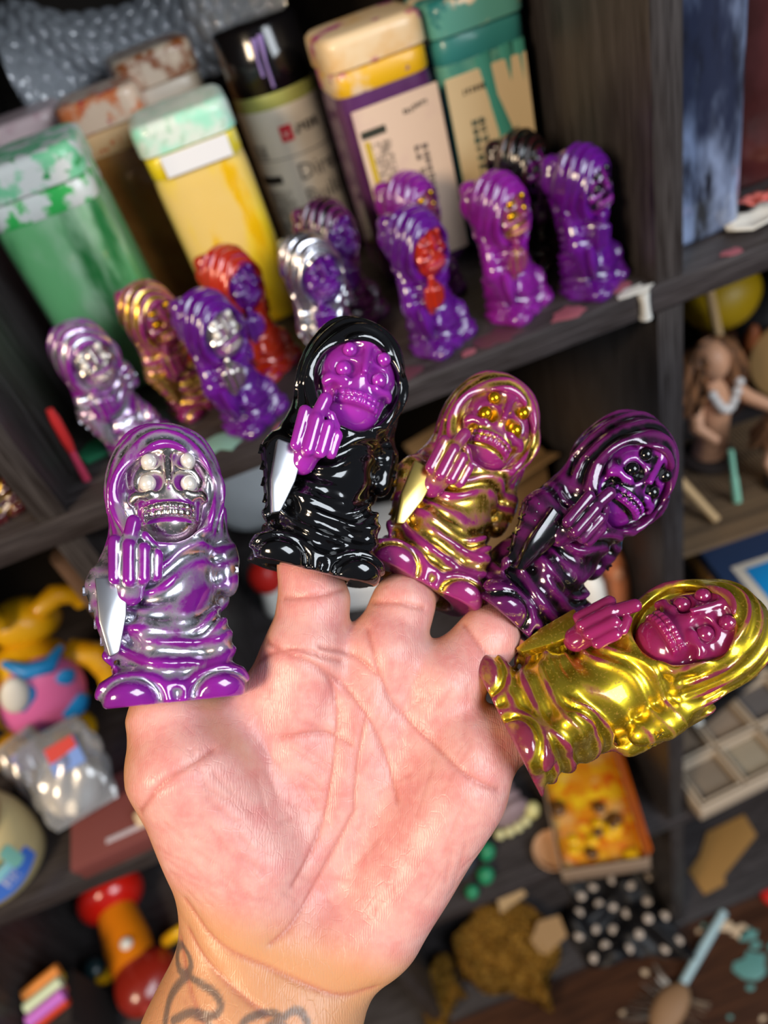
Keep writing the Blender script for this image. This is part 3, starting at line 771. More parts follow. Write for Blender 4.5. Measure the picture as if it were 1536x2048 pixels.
# purple bottle label
ob('label', box(5.1, .07, 9.6, .03, 1), lab_m, bu, (.25, -3.02, .9))
ob('label_header', box(1.5, .04, .42, .02, 1), mat('header_olive', (44, 46, 34), .6), bu, (-1.35, -3.06, 8.95))
ob('label_stripe', box(.34, .04, 7.4, .02, 1), mat('stripe_yellow', (190, 160, 30), .6), bu, (-1.85, -3.06, 1.4))
ob('fine_print', scribble(1.15, 6.9, 26, 9, lambda x, z: (x - 1.65, -3.075, z + 1.7), 3), ink_m, bu)
ob('brand_print', scribble(1.5, .34, 1, 8, lambda x, z: (x + .55, -3.075, z + 9.45 + .12 * (x > .7)), 5, 1, 4), ink_m, bu)
ob('vertical_print', scribble(.9, 3.8, 9, 2, lambda x, z: (x + .7, -3.075, z + 3.9), 8, .9, 4), mat('print_grey', (110, 96, 92), .6), bu)
# teal bottle label and drips
ob('label', box(4.9, .07, 9.4, .03, 1), mat('cream_label_teal', (214, 192, 152), .5), bt, (-.1, -2.77, .9))
ob('brand_print', scribble(1.7, .4, 1, 7, lambda x, z: (x - 1.7, -2.82, z + 9.2), 6, 1, 4), ink_m, bt)
ob('vertical_print', scribble(.95, 5.0, 10, 2, lambda x, z: (x - 1.5, -2.82, z + 2.9), 9, .95, 4), mat('print_green', (70, 96, 84), .6), bt)
teal_d = mat('teal_drip', (70, 150, 136), .25, coat=.4)
for pts, r in (([(-.2, 10.9), (.1, 8.6), (.55, 6.6), (.3, 4.6), (-.4, 2.4), (-.6, .8)], [.5, .42, .55, .8, 1.1, 1.2]), ([(1.2, 11.0), (1.35, 8.2), (1.25, 5.2), (1.3, 1.0)], [.38, .26, .34, .5]),
               ([(2.0, 11.0), (2.1, 8.0), (2.0, 5.0), (2.0, 1.5)], [.34, .28, .24, .4]), ([(.6, 7.0), (.95, 9.0), (1.2, 10.6)], [.3, .22, .3])):
    o = ob('paint_drip', tube([(x, 0, z) for x, z in pts], r, 10), teal_d, bt, (0, -2.74, 0), scale=(1, .22, 1))
# round bottle with the black cap and printed white label
rb = thing('resin_bottle', 'round black capped bottle with printed white label', 'bottle', (4.85, 20.6, 0), (0, 0, -16), 'paint bottles on the shelf')
RB = 2.75
ob('body', lathe([(RB * .9, 0), (RB, .3), (RB, 11.0), (RB * .97, 11.6), (RB * .93, 11.9)], 48), mat('olive_translucent', (168, 174, 100), .25, sss=.3, coat=.3), rb)
ob('cap', lathe([(RB * .97, 11.5), (RB * 1.0, 11.6), (RB * 1.0, 13.6), (RB * .98, 13.7), (RB * .98, 14.9), (RB * .9, 15.1), (RB * .3, 15.15)], 48), mat('black_cap', (14, 13, 15), .15, coat=.5), rb)
LR = RB + .03
def lab_arc(a0, a1, z0, z1, n=40):
    V = []; F = []
    for i in range(n + 1):
        a = a0 + (a1 - a0) * i / n
        V += [(LR * math.sin(a), -LR * math.cos(a), z0), (LR * math.sin(a), -LR * math.cos(a), z1)]
    for i in range(n): F.append((2 * i, 2 * i + 2, 2 * i + 3, 2 * i + 1))
    return mesh('label', V, F, smoothed=True)
ob('label', lab_arc(-2.2, 2.2, .6, 10.7), mat('white_label', (222, 218, 208), .5), rb)
def wrap(a0, z0, k=.02): return lambda x, z: ((LR + k) * math.sin(a0 + x / LR), -(LR + k) * math.cos(a0 + x / LR), z0 + z)
def curved(a0, z0, w, h):
    n = 8; P = [wrap(a0, z0)(w * i / n, 0) for i in range(n + 1)] + [wrap(a0, z0)(w * i / n, h) for i in range(n + 1)]
    return mesh('band', P, [(i, i + 1, n + 2 + i, n + 1 + i) for i in range(n)], smoothed=True)
ob('lettering', text_mesh('Direct', 1.5, wrap(.12, 6.2)), mat('print_dark_grey', (70, 70, 72), .6), rb)
ob('lettering', text_mesh('Build', 1.5, wrap(.12, 4.6)), MATS['print_dark_grey'], rb)
ob('red_logo', curved(0, 8.7, .8, .95), mat('logo_red', (206, 40, 60), .5), rb)
ob('logo_mark', text_mesh('v', .7, wrap(.08, 8.95, .03)), mat('print_white', (235, 235, 232), .5), rb)
ob('brand_print', scribble(1.7, .75, 1, 5, wrap(.34, 8.85), 12, 1, 5), ink_m, rb)
ob('rule_line', mesh('rule', [wrap(0, 7.75)(x, z) for x, z in [(-4 + .2 * i, 0) for i in range(41)] + [(-4 + .2 * i, .05) for i in range(41)]], [(i, i + 1, 42 + i, 41 + i) for i in range(40)]), MATS['print_dark_grey'], rb)
ob('fine_print', scribble(2.2, 4.2, 22, 16, wrap(-.95, 1.6), 14, .85), MATS['print_dark_grey'], rb)
ob('fine_print', scribble(1.4, .9, 3, 9, wrap(-.95, 7.9), 15, .9), MATS['print_dark_grey'], rb)
ob('label_bar', curved(-.95, 6.3, 1.8, .5), ink_m, rb)
ob('label_bar', curved(.16, 3.6, 1.8, .5), ink_m, rb)
lil = mat('lilac_drip', (150, 130, 196), .3)
for a, z0, z1 in ((.2, 11.8, 14.6), (.05, 12.5, 14.5)):
    ob('paint_drip', tube([(RB * 1.0 * math.sin(a), -RB * 1.0 * math.cos(a), z0), (RB * 1.01 * math.sin(a), -RB * 1.01 * math.cos(a), (z0 + z1) / 2), (RB * 1.0 * math.sin(a + .05), -RB * 1.0 * math.cos(a + .05), z1)], [.1, .08, .2], 8), lil, rb)
# right compartment bottles
bb = bottle('dark blue glass like bottle in the right compartment', 23.7, 2.6, 4.9, 17.2, 20.5, mat('blue_black_paint', (34, 40, 62), .12, coat=.8, layers=(((150, 168, 205), .55, .55, .12, (1.2, 1.2, .4)), ((18, 18, 26), .9, .58, .1, (1.5, 1, .4)))),
            mat('dark_collar', (20, 20, 24), .2, coat=.4), mat('dark_cap', (16, 16, 18), .2, coat=.4))
bm_ = bottle('maroon paint bottle at the right edge, beside the blue one', 30.4, 6.4, 5.0, 16.5, 19.5, liquid('maroon_paint', (84, 40, 40), ((60, 24, 20), .5, .5, .2)), mat('maroon_collar', (70, 34, 34), .35), mat('maroon_cap', (80, 40, 40), .35))
# flakes of dried paint by the blue bottle
def flake(x, y, r, m, sd, lab, z=.02):
    rs = random.Random(sd); n = 12; V = []; F = []
    for k in range(3):
        for i in range(n):
            a = 2 * math.pi * i / n; q = r * (.25 + .375 * k) * (1 + rs.uniform(-.25, .25))
            V.append((q * math.cos(a) * 1.6, q * math.sin(a), .12 + .22 * rs.random() * k))
    for k in range(2):
        for i in range(n): F.append((k * n + i, k * n + (i + 1) % n, (k + 1) * n + (i + 1) % n, (k + 1) * n + i))
    F.append(tuple(range(n))[::-1])
    me = mesh('flake', V, F, auto=70); o = ob('paint_flake', me, m, loc=(x, y, z))
    md = o.modifiers.new('t', 'SOLIDIFY'); md.thickness = .0012
    return tag(o, lab, 'paint chip')
flake(26.6, 2.3, 1.0, white_p, 3, 'white peel of dried paint at the foot of the blue bottle')
flake(29.6, 3.6, 1.3, mat('coral_paint', (196, 92, 88), .45), 4, 'large coral flake of dried paint beside the maroon bottle')
flake(27.9, 4.4, .7, mat('coral2_paint', (206, 110, 104), .45), 5, 'small coral flake between blue and maroon bottles')
flake(31.0, 4.8, .7, mat('orange_paint', (214, 140, 60), .45), 6, 'orange flake at the foot of the maroon bottle')
flake(29.6, .4, .45, mat('pale_pink_paint', (220, 170, 160), .45), 7, 'pale pink flake on the shelf edge at the right')

# ------------------------------------------------------------------ bubble wrap heaped behind the bottles
def bubble_wrap():
    nu, nv = 300, 150
    u = np.linspace(0, 1, nu)[:, None]; v = np.linspace(0, 1, nv)[None, :]
    # a thick loose roll: an arch along x, crumpled
    L = 20.; a = v * math.pi * 1.15 - .35
    rad = 3.7 + .7 * np.sin(7 * u + 2) + .45 * np.sin(17 * u + 9 * v) + .35 * np.sin(11 * v + 23 * u)
    X = -L / 2 + L * u + .5 * np.sin(9 * v + 4 * u); Yc = -rad * np.cos(a); Zc = rad * np.sin(a) * 1.15 + 3.2 - 1.6 * u
    # hexagonal field of bubbles about 0.9 cm apart
    p = 1.1; su = u * L; sv = v * 11
    row = np.round(sv / (p * .866)); off = (row % 2) * .5
    cu = (np.round(su / p - off) + off) * p; cv_ = row * p * .866
    r2 = ((su - cu) ** 2 + (sv - cv_) ** 2) / (.5 ** 2)
    b = .34 * np.sqrt(np.clip(1 - r2, 0, 1))
    nx = -np.cos(a); nz = np.sin(a)
    Y2 = Yc + b * nx; Z2 = Zc + b * nz
    V = np.stack([np.broadcast_to(X, Y2.shape), Y2, Z2], -1).reshape(-1, 3)
    i = np.arange(nu - 1)[:, None] * nv + np.arange(nv - 1)[None, :]
    Q = np.stack([i, i + nv, i + nv + 1, i + 1], -1).reshape(-1, 4)
    return mesh('bubble_wrap', V, Q, smoothed=True)
def film(name, tint, rough=.08, k=.35):
    m, nt, b = newmat(name); nt.nodes.remove(b); out = nt.nodes['Material Output']
    g = nd(nt, 'ShaderNodeBsdfGlossy'); g.inputs['Roughness'].default_value = rough; g.inputs['Color'].default_value = (1, 1, 1, 1)
    t = nd(nt, 'ShaderNodeBsdfTransparent'); t.inputs['Color'].default_value = (*lin(tint), 1)
    d = nd(nt, 'ShaderNodeBsdfDiffuse'); d.inputs['Color'].default_value = (.72, .77, .84, 1)
    fr = nd(nt, 'ShaderNodeFresnel'); fr.inputs[0].default_value = 1.9
    x1 = nd(nt, 'ShaderNodeMixShader'); x1.inputs[0].default_value = k; nt.links.new(t.outputs[0], x1.inputs[1]); nt.links.new(d.outputs[0], x1.inputs[2])
    x2 = nd(nt, 'ShaderNodeMixShader'); nt.links.new(fr.outputs[0], x2.inputs[0]); nt.links.new(x1.outputs[0], x2.inputs[1]); nt.links.new(g.outputs[0], x2.inputs[2])
    nt.links.new(x2.outputs[0], out.inputs[0])
    return m
bwr = ob('bubble_wrap', bubble_wrap(), film('clear_film', (236, 240, 245), .06, .55), loc=(-1.2, 32.6, 11.2), rot=(0, 0, -6))
bwr['label'] = 'crumpled clear bubble wrap heaped behind the bottles'; bwr['category'] = 'bubble wrap'
bxw = ob('cardboard_carton', box(26, 6.5, 10.6, .1, 1), mat('carton_dark', (58, 44, 36), .8), loc=(-1, 32.4, .02)); tag(bxw, 'dark carton under the bubble wrap', 'box')

# ------------------------------------------------------------------ second row, left compartment (shelf at z = -32)
yl = mat('toy_yellow', (226, 172, 16), .35, coat=.3, layers=(((206, 140, 10), .5, .6, .1),)); bl = mat('toy_blue', (30, 134, 206), .4); pkm = mat('toy_pink', (222, 110, 170), .4)
yt = thing('toy_figure', 'yellow horned toy with pink and blue belly in the left compartment', 'toy', (-35.6, 15.4, -32), (0, 24, 26))
ob('body', ball(4.3, 4, .02, (1, .85, 1.1), 1), yl, yt, (0, 0, 6.8))
bel = ob('belly', ball(3.7, 4, 0, (1, .5, 1.12), 2), pkm, yt, (.2, -2.3, 6.9))
for x, z, r, sx in ((-1.7, 1.6, 1.25, 1), (1.9, -1.2, 1.3, 1.2), (1.5, 2.0, .95, 1.3), (-.9, -2.4, 1.1, 1.3)):
    ob('belly_patch', ball(r, 2, .1, (sx, .4, 1), int(10 + x)), bl, bel, (x, -1.75 + .09 * (x * x + z * z), z))
ob('mouth', ball(1.5, 3, 0, (.8, .5, 1.2), 3), mat('toy_white', (225, 222, 214), .4), yt, (-2.2, -3.6, 9.2))
ob('head', ball(2.7, 4, .02, (1.15, .9, .8), 4), yl, yt, (.6, 1.6, 12.6))
ob('collar', tube([(-2.2, -1.2, 11.0), (-1.0, -2.9, 10.6), (.8, -3.2, 10.6), (2.4, -2.0, 11.2)], [.3, .75, .75, .3], 10), bl, yt)
for s in (-1, 1):
    ob('horn', tube([(s * 1.6, 0, 14.2), (s * 3.0, -.2, 15.4), (s * 4.6, -.3, 15.2), (s * 5.2, -.4, 14.0)], [.9, 1.0, 1.0, .8], 12), yl, yt)
    a = ob('arm', tube([(s * 3.4, -.8, 9.4), (s * 5.2, -2.2, 9.2), (s * 5.9, -3.2, 7.6), (s * 5.7, -3.7, 6.0)], [1.3, 1.35, 1.2, .9], 12), yl, yt)
    for k in range(3): ob('claw', ball(.42, 2, 0, (1, 1, 1.4)), bl, a, (s * (5.2 + .5 * k), -4.1, 5.5))
    ob('foot', ball(2.0, 3, .03, (1, 1.25, .7), 5), yl, yt, (s * 2.5, -1.6, 1.4))
ob('tail', tube([(2.5, 2.5, 1.2), (5.4, 1.6, 1.1), (7.0, -1.0, 1.1), (7.6, -2.4, .9)], [1.3, 1.2, 1.0, .5], 12), yl, yt)

jr = thing('jar', 'beige round tub with blue printed sticker at the left edge', 'jar', (-37.9, 4.2, -32), (0, 0, 34))
ob('tub', lathe([(3.0, 0), (3.7, .4), (4.1, 2.2), (4.1, 4.2), (3.8, 5.6), (3.2, 6.2)], 40), mat('tub_beige', (206, 188, 138), .5), jr)
ob('lid', lathe([(3.3, 6.15), (3.4, 6.3), (3.2, 6.8), (2.4, 7.0), (.5, 7.05)], 40), mat('tub_lid', (160, 124, 84), .5), jr)
def arcpatch(R, a0, a1, z0, z1, n=16, dz=0):
    V = []; F = []
    for i in range(n + 1):
        a = a0 + (a1 - a0) * i / n; q = math.sin(math.pi * i / n) * dz
        V += [(R * math.sin(a), -R * math.cos(a), z0 - q), (R * math.sin(a), -R * math.cos(a), z1 + q)]
    for i in range(n): F.append((2 * i, 2 * i + 2, 2 * i + 3, 2 * i + 1))
    return mesh('patch', V, F, smoothed=True)
st = ob('sticker', arcpatch(4.14, -.9, .62, 1.9, 3.4, dz=.55), mat('sticker_blue', (70, 120, 216), .5), jr)
ob('sticker_band', arcpatch(4.15, -.9, .45, 3.3, 4.3), mat('sticker_cyan', (150, 216, 226), .5), st)
ob('sticker_mark', scribble(1.3, 1.1, 5, 4, lambda x, z: (4.17 * math.sin(-.1 + x / 4.1), -4.17 * math.cos(-.1 + x / 4.1), 2.1 + z), 4, .9, 3), MATS['print_white'], st)
ob('sticker_tab', arcpatch(4.16, .22, .46, 3.0, 5.2, 6, .2), mat('sticker_mint', (140, 206, 190), .5), jr)
ob('green_band', arcpatch(4.14, -.9, .2, 4.45, 4.75), mat('tub_green', (60, 110, 70), .5), jr)

clear = film('bag_film', (226, 228, 234), .15, .22)
def crumple_bag(w, d, h, seed):
    """pillow-shaped plastic bag lying open side up, with creases"""
    nu, nv = 40, 28; rs = np.random.RandomState(seed); ph = rs.rand(8) * 6
    u = np.linspace(0, 2 * math.pi, nu, endpoint=False)[:, None]; v = np.linspace(0, 1, nv)[None, :]
    pin = np.sin(math.pi * np.clip(v, .02, .98)) ** .5
    X = w / 2 * np.cos(u) * (.75 + .25 * pin); Y = d / 2 * np.sin(u) * pin
    k = 1 + .06 * np.sin(5 * u + 9 * v + ph[0]) + .05 * np.sin(9 * u - 14 * v + ph[1])
    V = np.stack([X * k, Y * k, np.broadcast_to(v * h, (nu, nv))], -1).reshape(-1, 3)
    i = np.arange(nu)[:, None] * nv + np.arange(nv - 1)[None, :]; j = (np.arange(nu)[:, None] + 1) % nu * nv + np.arange(nv - 1)[None, :]
    return mesh('bag', V, np.stack([i, j, j + 1, i + 1], -1).reshape(-1, 4), smoothed=True)
b1 = thing('toy_bag', 'clear bag holding a white toy under a red and blue card', 'bag', (-29.0, 3.0, -29.75), (-52, 0, 12))
ob('film', crumple_bag(6.2, 2.6, 7.6, 1), clear, b1, (0, 0, .9))
ob('toy_inside', ball(2.1, 3, .06, (1.1, .45, 1.1), 7), mat('toy_offwhite', (232, 226, 216), .5), b1, (-.2, -.1, 3.4))
cdn = ob('header_card', box(2.6, .12, 2.4, .03, 1), mat('card_blue', (110, 150, 226), .5), b1, (.7, -1.2, 4.6))
ob('card_print', slab([(-1.2, .9), (1.2, 1.2), (1.2, 2.2), (-1.2, 2.2)], .05), mat('card_red', (204, 40, 36), .5), cdn, (0, -.12, .2), (90, 0, 0))
b2 = thing('toy_bag', 'clear bag with an orange toy behind the beige tub', 'bag', (-32.0, 6.6, -32), (-38, 0, 26))
ob('film', crumple_bag(4.2, 2.4, 7.5, 2), clear, b2, (0, 0, .8))
ob('toy_inside', ball(1.7, 3, .05, (1, .6, 1.4), 8), mat('toy_tan', (190, 130, 70), .5), b2, (0, 0, 3.2))
ob('card', box(2.2, .12, 1.9, .03, 1), mat('card_lilac', (150, 150, 200), .5), b2, (.1, -1.1, 5.2))
b3 = thing('toy_bag', 'folded clear bag leaning behind the bagged white toy', 'bag', (-21.4, 20.5, -32), (-20, 0, 8))
ob('film', crumple_bag(8, 4, 10, 3), clear, b3, (0, 0, .8))
ob('toy_inside', ball(2.2, 3, .08, (1.2, .6, 1.2), 9), mat('toy_grey', (190, 188, 186), .5), b3, (0, 0, 3.4))
mbx = thing('gift_box', 'flat maroon box with white ribbed strip on the shelf edge', 'box', (-26.2, 3.6, -32), (0, 0, 3))
ob('base', box(9.4, 6.6, 1.5, .08), mat('maroon_card', (110, 58, 56), .6), mbx)
ob('lid', box(9.6, 6.8, .9, .08), mat('maroon_card_lid', (122, 66, 64), .6), mbx, (0, 0, 1.2))
stp = ob('ribbed_strip', box(6.0, .4, .12, .04, 1), mat('strip_white', (206, 196, 206), .5), mbx, (1.2, -2.4, 2.1), (0, 0, 0))
for k in range(24): ob('rib', box(.13, .42, .06, 0), MATS['strip_white'], stp, (-2.85 + k * .248, 0, .1))
cr = ob('eraser', box(3.4, 1.2, .8, .25, 3), mat('cream_rubber', (222, 196, 162), .5), loc=(-23.6, 2.1, -29.88), rot=(0, 0, 20)); tag(cr, 'cream rubber block lying on the maroon box', 'eraser')
rd = ob('rubber_ball', ball(2.2, 3, .03), mat('toy_red', (190, 30, 22), .4), loc=(-28.0, 30, -29.8)); tag(rd, 'red ball at the back of the left compartment', 'ball')
be = thing('driftwood', 'pale bent wooden piece standing beside the left divider', 'wood piece', (-17.9, 9, -32), (0, 0, 0))
ob('stem', tube([(-.4, 0, .02), (-.3, -.5, 8), (-.5, -2.6, 17), (-.4, -3.4, 26)], [1.0, .9, 1.1, .8], 10), mat('pale_wood', (104, 80, 64), .7), be)
# row below, left
mush = thing('mushroom_toy', 'toy with glossy red mushroom cap and orange body lying down', 'toy', (-40.4, 3.2, -64), (0, 0, 16))
ob('foot', ball(3.6, 4, .08, (1, .9, .72), 3), mat('toy_dark_red', (136, 34, 22), .25, coat=.4, layers=(((170, 70, 60), 1, .6, .08),)), mush, (.6, 1.2, 2.6))
ob('body', tube([(0, 3, 2.8), (0, 6.0, 3.0), (0, 9.5, 3.4), (0, 10.6, 3.6)], [2.5, 2.6, 2.2, 2.0], 20), mat('toy_orange', (222, 124, 16), .35, coat=.3), mush)
cp = ob('cap', ball(3.7, 4, 0, (1.05, .72, .95)), mat('toy_cap_red', (196, 28, 18), .18, coat=.5), mush, (0, 12.0, 3.9))
ob('cap_brim', tube([(2.6 * math.cos(a), 10.6, 3.7 + 2.6 * math.sin(a)) for a in np.linspace(0, 2 * math.pi, 25)], .34, 8), mat('toy_brown', (70, 36, 24), .5), mush)
ob('button', ball(.7, 2), MATS['toy_white'], mush, (.7, 4.6, 5.3))
arm = ob('arm', tube([(-2.0, 5.0, 2.8), (-3.4, 4.6, 2.0), (-4.4, 5.2, 1.6)], [.7, .6, .6], 10), MATS['toy_yellow'], mush)
ob('glove', ball(1.35, 3, .03, (1, 1, .8)), mat('toy_teal_dark', (24, 42, 46), .3), arm, (-4.6, 6.6, 1.9))
ob('cuff', ball(.95, 3, .02, (.8, 1.2, .7)), MATS['toy_white'], arm, (-5.6, 6.2, 1.6))
rt = thing('ring_toy', 'yellow ribbed ring toy with red middle beside the mushroom toy', 'toy', (-35.4, 9.6, -64), (28, 0, 12))
ob('ring', tube([(2.2 * math.cos(a), 0, 3.2 + 2.6 * math.sin(a)) for a in np.linspace(0, 2 * math.pi, 49)], [.62 + .06 * (i % 2) for i in range(49)], 10), MATS['toy_yellow'], rt)
ob('middle', ball(1.75, 3, .03, (1, .45, 1.15)), mat('toy_rust', (170, 50, 24), .35), rt, (0, 0, 3.2))
ob('knob', ball(.8, 2), mat('toy_lemon', (222, 200, 60), .4), rt, (.1, -.4, 5.2))
ob('ear', ball(.9, 2, 0, (.8, .7, 1.3)), mat('toy_cream', (222, 206, 140), .4), rt, (.4, -.8, .9))
dcx = ob('carton', box(4.6, 4.8, 9.6, .08), mat('carton_black', (34, 28, 26), .7), loc=(-46.9, 2.8, -64)); tag(dcx, 'black upright carton in the lower left corner', 'box')
cb = thing('toy_caterpillar', 'bundle of bright coloured rolls in the lower left corner', 'toy', (-46.9, 2.8, -54.38), (0, 0, 20))
for k, c in enumerate(((206, 60, 30), (236, 120, 110), (232, 190, 60), (200, 110, 210), (210, 226, 190), (226, 140, 60))):
    ob('roll', tube([(-1.9 + .1 * k, -1.3 + 1.3 * (k % 3), .64 + 1.2 * (k // 3)), (1.9 + .1 * k, -1.3 + 1.3 * (k % 3), .64 + 1.2 * (k // 3))], .62, 14), mat('roll_%d' % k, c, .45), cb)
# ------------------------------------------------------------------ second row, middle compartment
pw = ob('paper_bag', ball(6.5, 4, .08, (1, .45, 1.3), 12), mat('paper_white', (206, 212, 216), .7, bump=(12, .6, .3)), loc=(-9.4, 33.5, -24)); tag(pw, 'crumpled white paper at the back of the middle compartment', 'paper')
wb = thing('carton', 'flat white carton lying in the middle compartment', 'box', (-1.4, 21.5, -32), (0, 0, -18))
ob('tray', box(13, 11, 2.2, .08), mat('white_card', (216, 218, 220), .6), wb); ob('lid', box(13.2, 11.2, 1.2, .08), mat('white_card_lid', (226, 228, 230), .6), wb, (0, 0, 1.9))
tb = thing('carton', 'brown kraft carton behind the gold streaked puppet', 'box', (12.4, 20.5, -32), (0, 0, 16))
ob('body', box(9, 8, 9, .1), mat('kraft', (150, 118, 78), .7), tb)
for s in (-1, 1): ob('flap', box(8.8, 3.8, .15, .02), mat('kraft_light', (164, 130, 88), .7), tb, (0, s * 4.6, 8.9), (s * 24, 0, 0))
rw = thing('toy_figure', 'small red toy on a white base between thumb and index puppets', 'toy', (-10.8, 21, -32), (0, 0, 0))
ob('base', lathe([(1.7, 0), (1.7, .5), (1.4, 1.5), (1.2, 3)], 24), MATS['toy_white'], rw); ob('body', ball(1.6, 3, .05, (1, 1, 1.2), 2), MATS['toy_red'], rw, (0, 0, 4.2))
ob('arm', ball(.6, 2, 0, (1.6, .8, .8)), MATS['toy_red'], rw, (1.5, -.6, 4.4))
ft = thing('peg_toy', 'peach rounded peg toy by the right divider', 'toy', (17.9, 5.6, -32), (-6, 0, 0))
ob('body', lathe([(.9, 0), (1.2, .3), (1.3, 2.5), (1.25, 4.6), (1.0, 5.8), (.6, 6.5), (.1, 6.7)], 28), mat('peach_vinyl', (216, 136, 92), .4, sss=.2), ft)
ob('nail', ball(.7, 2, 0, (.8, .25, 1.1)), mat('peach_light', (226, 160, 124), .35), ft, (0, -1.3, 4.6))
wt = ob('peg_toy', lathe([(1.0, 0), (1.25, .4), (1.3, 3), (1.2, 5.2), (.8, 6.2), (.1, 6.5)], 28), MATS['toy_offwhite'], loc=(15.2, 4.6, -32)); tag(wt, 'white rounded peg toy left of the peach one', 'toy')
ft2 = ob('peg_toy', lathe([(1.1, 0), (1.3, .4), (1.2, 3), (1.0, 5), (.6, 5.8), (.1, 6)], 28), mat('rose_vinyl', (206, 120, 104), .4), loc=(9.3, 4.6, -32)); tag(ft2, 'rose coloured peg toy below the dark purple puppet', 'toy')
# ------------------------------------------------------------------ second row, right compartment
cs = thing('game_box', 'shallow navy and blue box with cream borders in the right compartment', 'box', (31.6, 1.6, -32), (0, 0, -4))
ob('base', box(13.2, 10.4, 3.0, .06), mat('kraft_orange', (196, 146, 78), .6), cs)
ob('lid', box(13.6, 10.8, 1.3, .06), mat('box_navy', (34, 52, 84), .5), cs, (0, 0, 2.6))
ob('border', box(10.4, 5.0, .08, .02), mat('box_cream', (214, 206, 192), .5), cs, (-.4, -2.6, 3.86)); ob('panel', box(9.2, 3.9, .1, .02), mat('box_blue', (22, 140, 210), .4), cs, (-.2, -2.7, 3.92))
cg = thing('corrugated_sheet', 'ribbed grey brown cardboard sheet under the statuettes', 'cardboard', (31.8, 10.4, -28.08), (0, 0, -4))
ob('backing', box(17, 13, .25, .03), mat('sheet_brown', (120, 96, 70), .8), cg)
rm = box(.2, 12.8, .16, .04, 1)
for k in range(52): ob('flute', rm, mat('flute_brown', (138, 112, 84), .8, layers=(((90, 74, 58), 4, .56, .06),)), cg, (-8.2 + k * .32, 0, .25))
ob_ = ob('carton', box(9, 7, 3.85, .08), mat('kraft_under', (140, 110, 74), .7), loc=(34.0, 12.4, -32), rot=(0, 0, -4)); tag(ob_, 'low kraft carton propping up the ribbed sheet', 'box')
bs = thing('matchbox', 'small blue box with white edge beside the hairy statuette', 'box', (26.9, 14.6, -27.6), (0, 0, -12))
ob('tray', box(3.0, 2.4, 3.6, .05), MATS['box_cream'], bs); ob('sleeve', box(3.1, 2.5, 2.9, .05), mat('box_blue2', (20, 90, 170), .4), bs, (0, 0, .6))
hair = mat('hair_brown', (104, 68, 42), .55, layers=(((150, 100, 64), 3, .52, .1, (1, 1, .3)), ((52, 34, 24), 4, .58, .08, (1, 1, .3)))); flesh = mat('clay_flesh', (206, 152, 118), .5); bead = mat('bead_white', (214, 208, 204), .35)
def statuette(label, loc, rot, seed, k):
    t = thing('statuette', label, 'figurine', loc, rot); rs = random.Random(seed)
    ob('plinth', lathe([(1.9 * k, 0), (1.9 * k, .5), (1.5 * k, .8)], 24), mat('plinth_dark', (52, 42, 38), .6), t)
    ob('torso', tube([(0, 0, .7), (.3 * k, -.2, 3 * k), (.1, 0, 5.6 * k), (-.2, .1, 7.2 * k)], [1.2 * k, .95 * k, 1.35 * k, .7 * k], 16), flesh, t)
    ob('head', ball(1.25 * k, 3, .03, (.9, 1, 1.15), seed), flesh, t, (-.3, -.2, 8.6 * k))
    ob('arm', tube([(1.2 * k, 0, 6.2 * k), (2.5 * k, -1.0, 4.6 * k), (3.7 * k, -2.2, 3.6 * k), (4.6 * k, -3.0, 3.4 * k)], [.55 * k, .5 * k, .42 * k, .35 * k], 12), flesh, t)
    ob('arm', tube([(-1.2 * k, 0, 6.2 * k), (-2.0 * k, -1.2, 4.4 * k), (-1.2 * k, -2.4, 3.4 * k)], [.55 * k, .48 * k, .36 * k], 12), flesh, t)
    for i in range(16):
        a = -2.6 + 5.2 * i / 15; r = 1.15 * k; w = rs.uniform(.7, 1.3)
        p = [(-.3 + r * .5 * math.sin(a), .3, 9.8 * k), (-.3 + 1.5 * r * math.sin(a), .2 + .9 * k * math.cos(a), 9.0 * k), (-.3 + 2.1 * r * math.sin(a) * w, .4 + 1.2 * k * math.cos(a), 6.8 * k), (-.3 + 2.6 * r * math.sin(a + .2) * w, .2 + 1.0 * k * math.cos(a), (4.8 + rs.random()) * k)]
        ob('hair_lock', tube(p, [.3 * k, .5 * k, .5 * k, .16 * k], 8), hair, t)
    for i in range(9):
        a = i / 8; ob('bead', ball(.34 * k, 2), bead, t, (-1.0 * k + 2.2 * k * a, -1.25 * k - .3 * math.sin(3.1 * a), (6.8 - 1.6 * math.sin(3.1 * a)) * k))
    return t
statuette('clay statuette with long brown hair and white beads', (31.6, 13.6, -27.6), (0, 0, 10), 3, 1.25)
statuette('smaller crouching clay statuette at the right edge', (34.6, 7.6, -27.6), (0, 0, -30), 5, .75)
wdm = mat('pine_wood', (206, 170, 122), .6)
sk1 = ob('wooden_stick', tube([(0, 0, 0), (0, 0, 20)], .42, 10), wdm, loc=(38.4, 20.4, -27.6), rot=(-6, -9, 0)); tag(sk1, 'upright wooden stick behind the long haired statuette', 'stick')
sk2 = ob('wooden_stick', tube([(0, 0, 0), (-1.5, 3.9, 2.9), (-3.0, 7.8, 5.8)], [.4, .45, .4], 8), wdm, loc=(27.6, 6.2, -27.3)); tag(sk2, 'pale flat wooden stick leaning by the divider', 'stick')
sk3 = ob('paint_stick', tube([(0, 0, 0), (0, 0, 2.4), (0, 0, 2.5), (0, 0, 5)], [.36, .32, .24, .24], 10), mat('mint_plastic', (140, 200, 172), .4), loc=(30.4, 7.6, -27.6), rot=(-14, 0, 0)); tag(sk3, 'mint tipped stick between the two statuettes', 'stick')
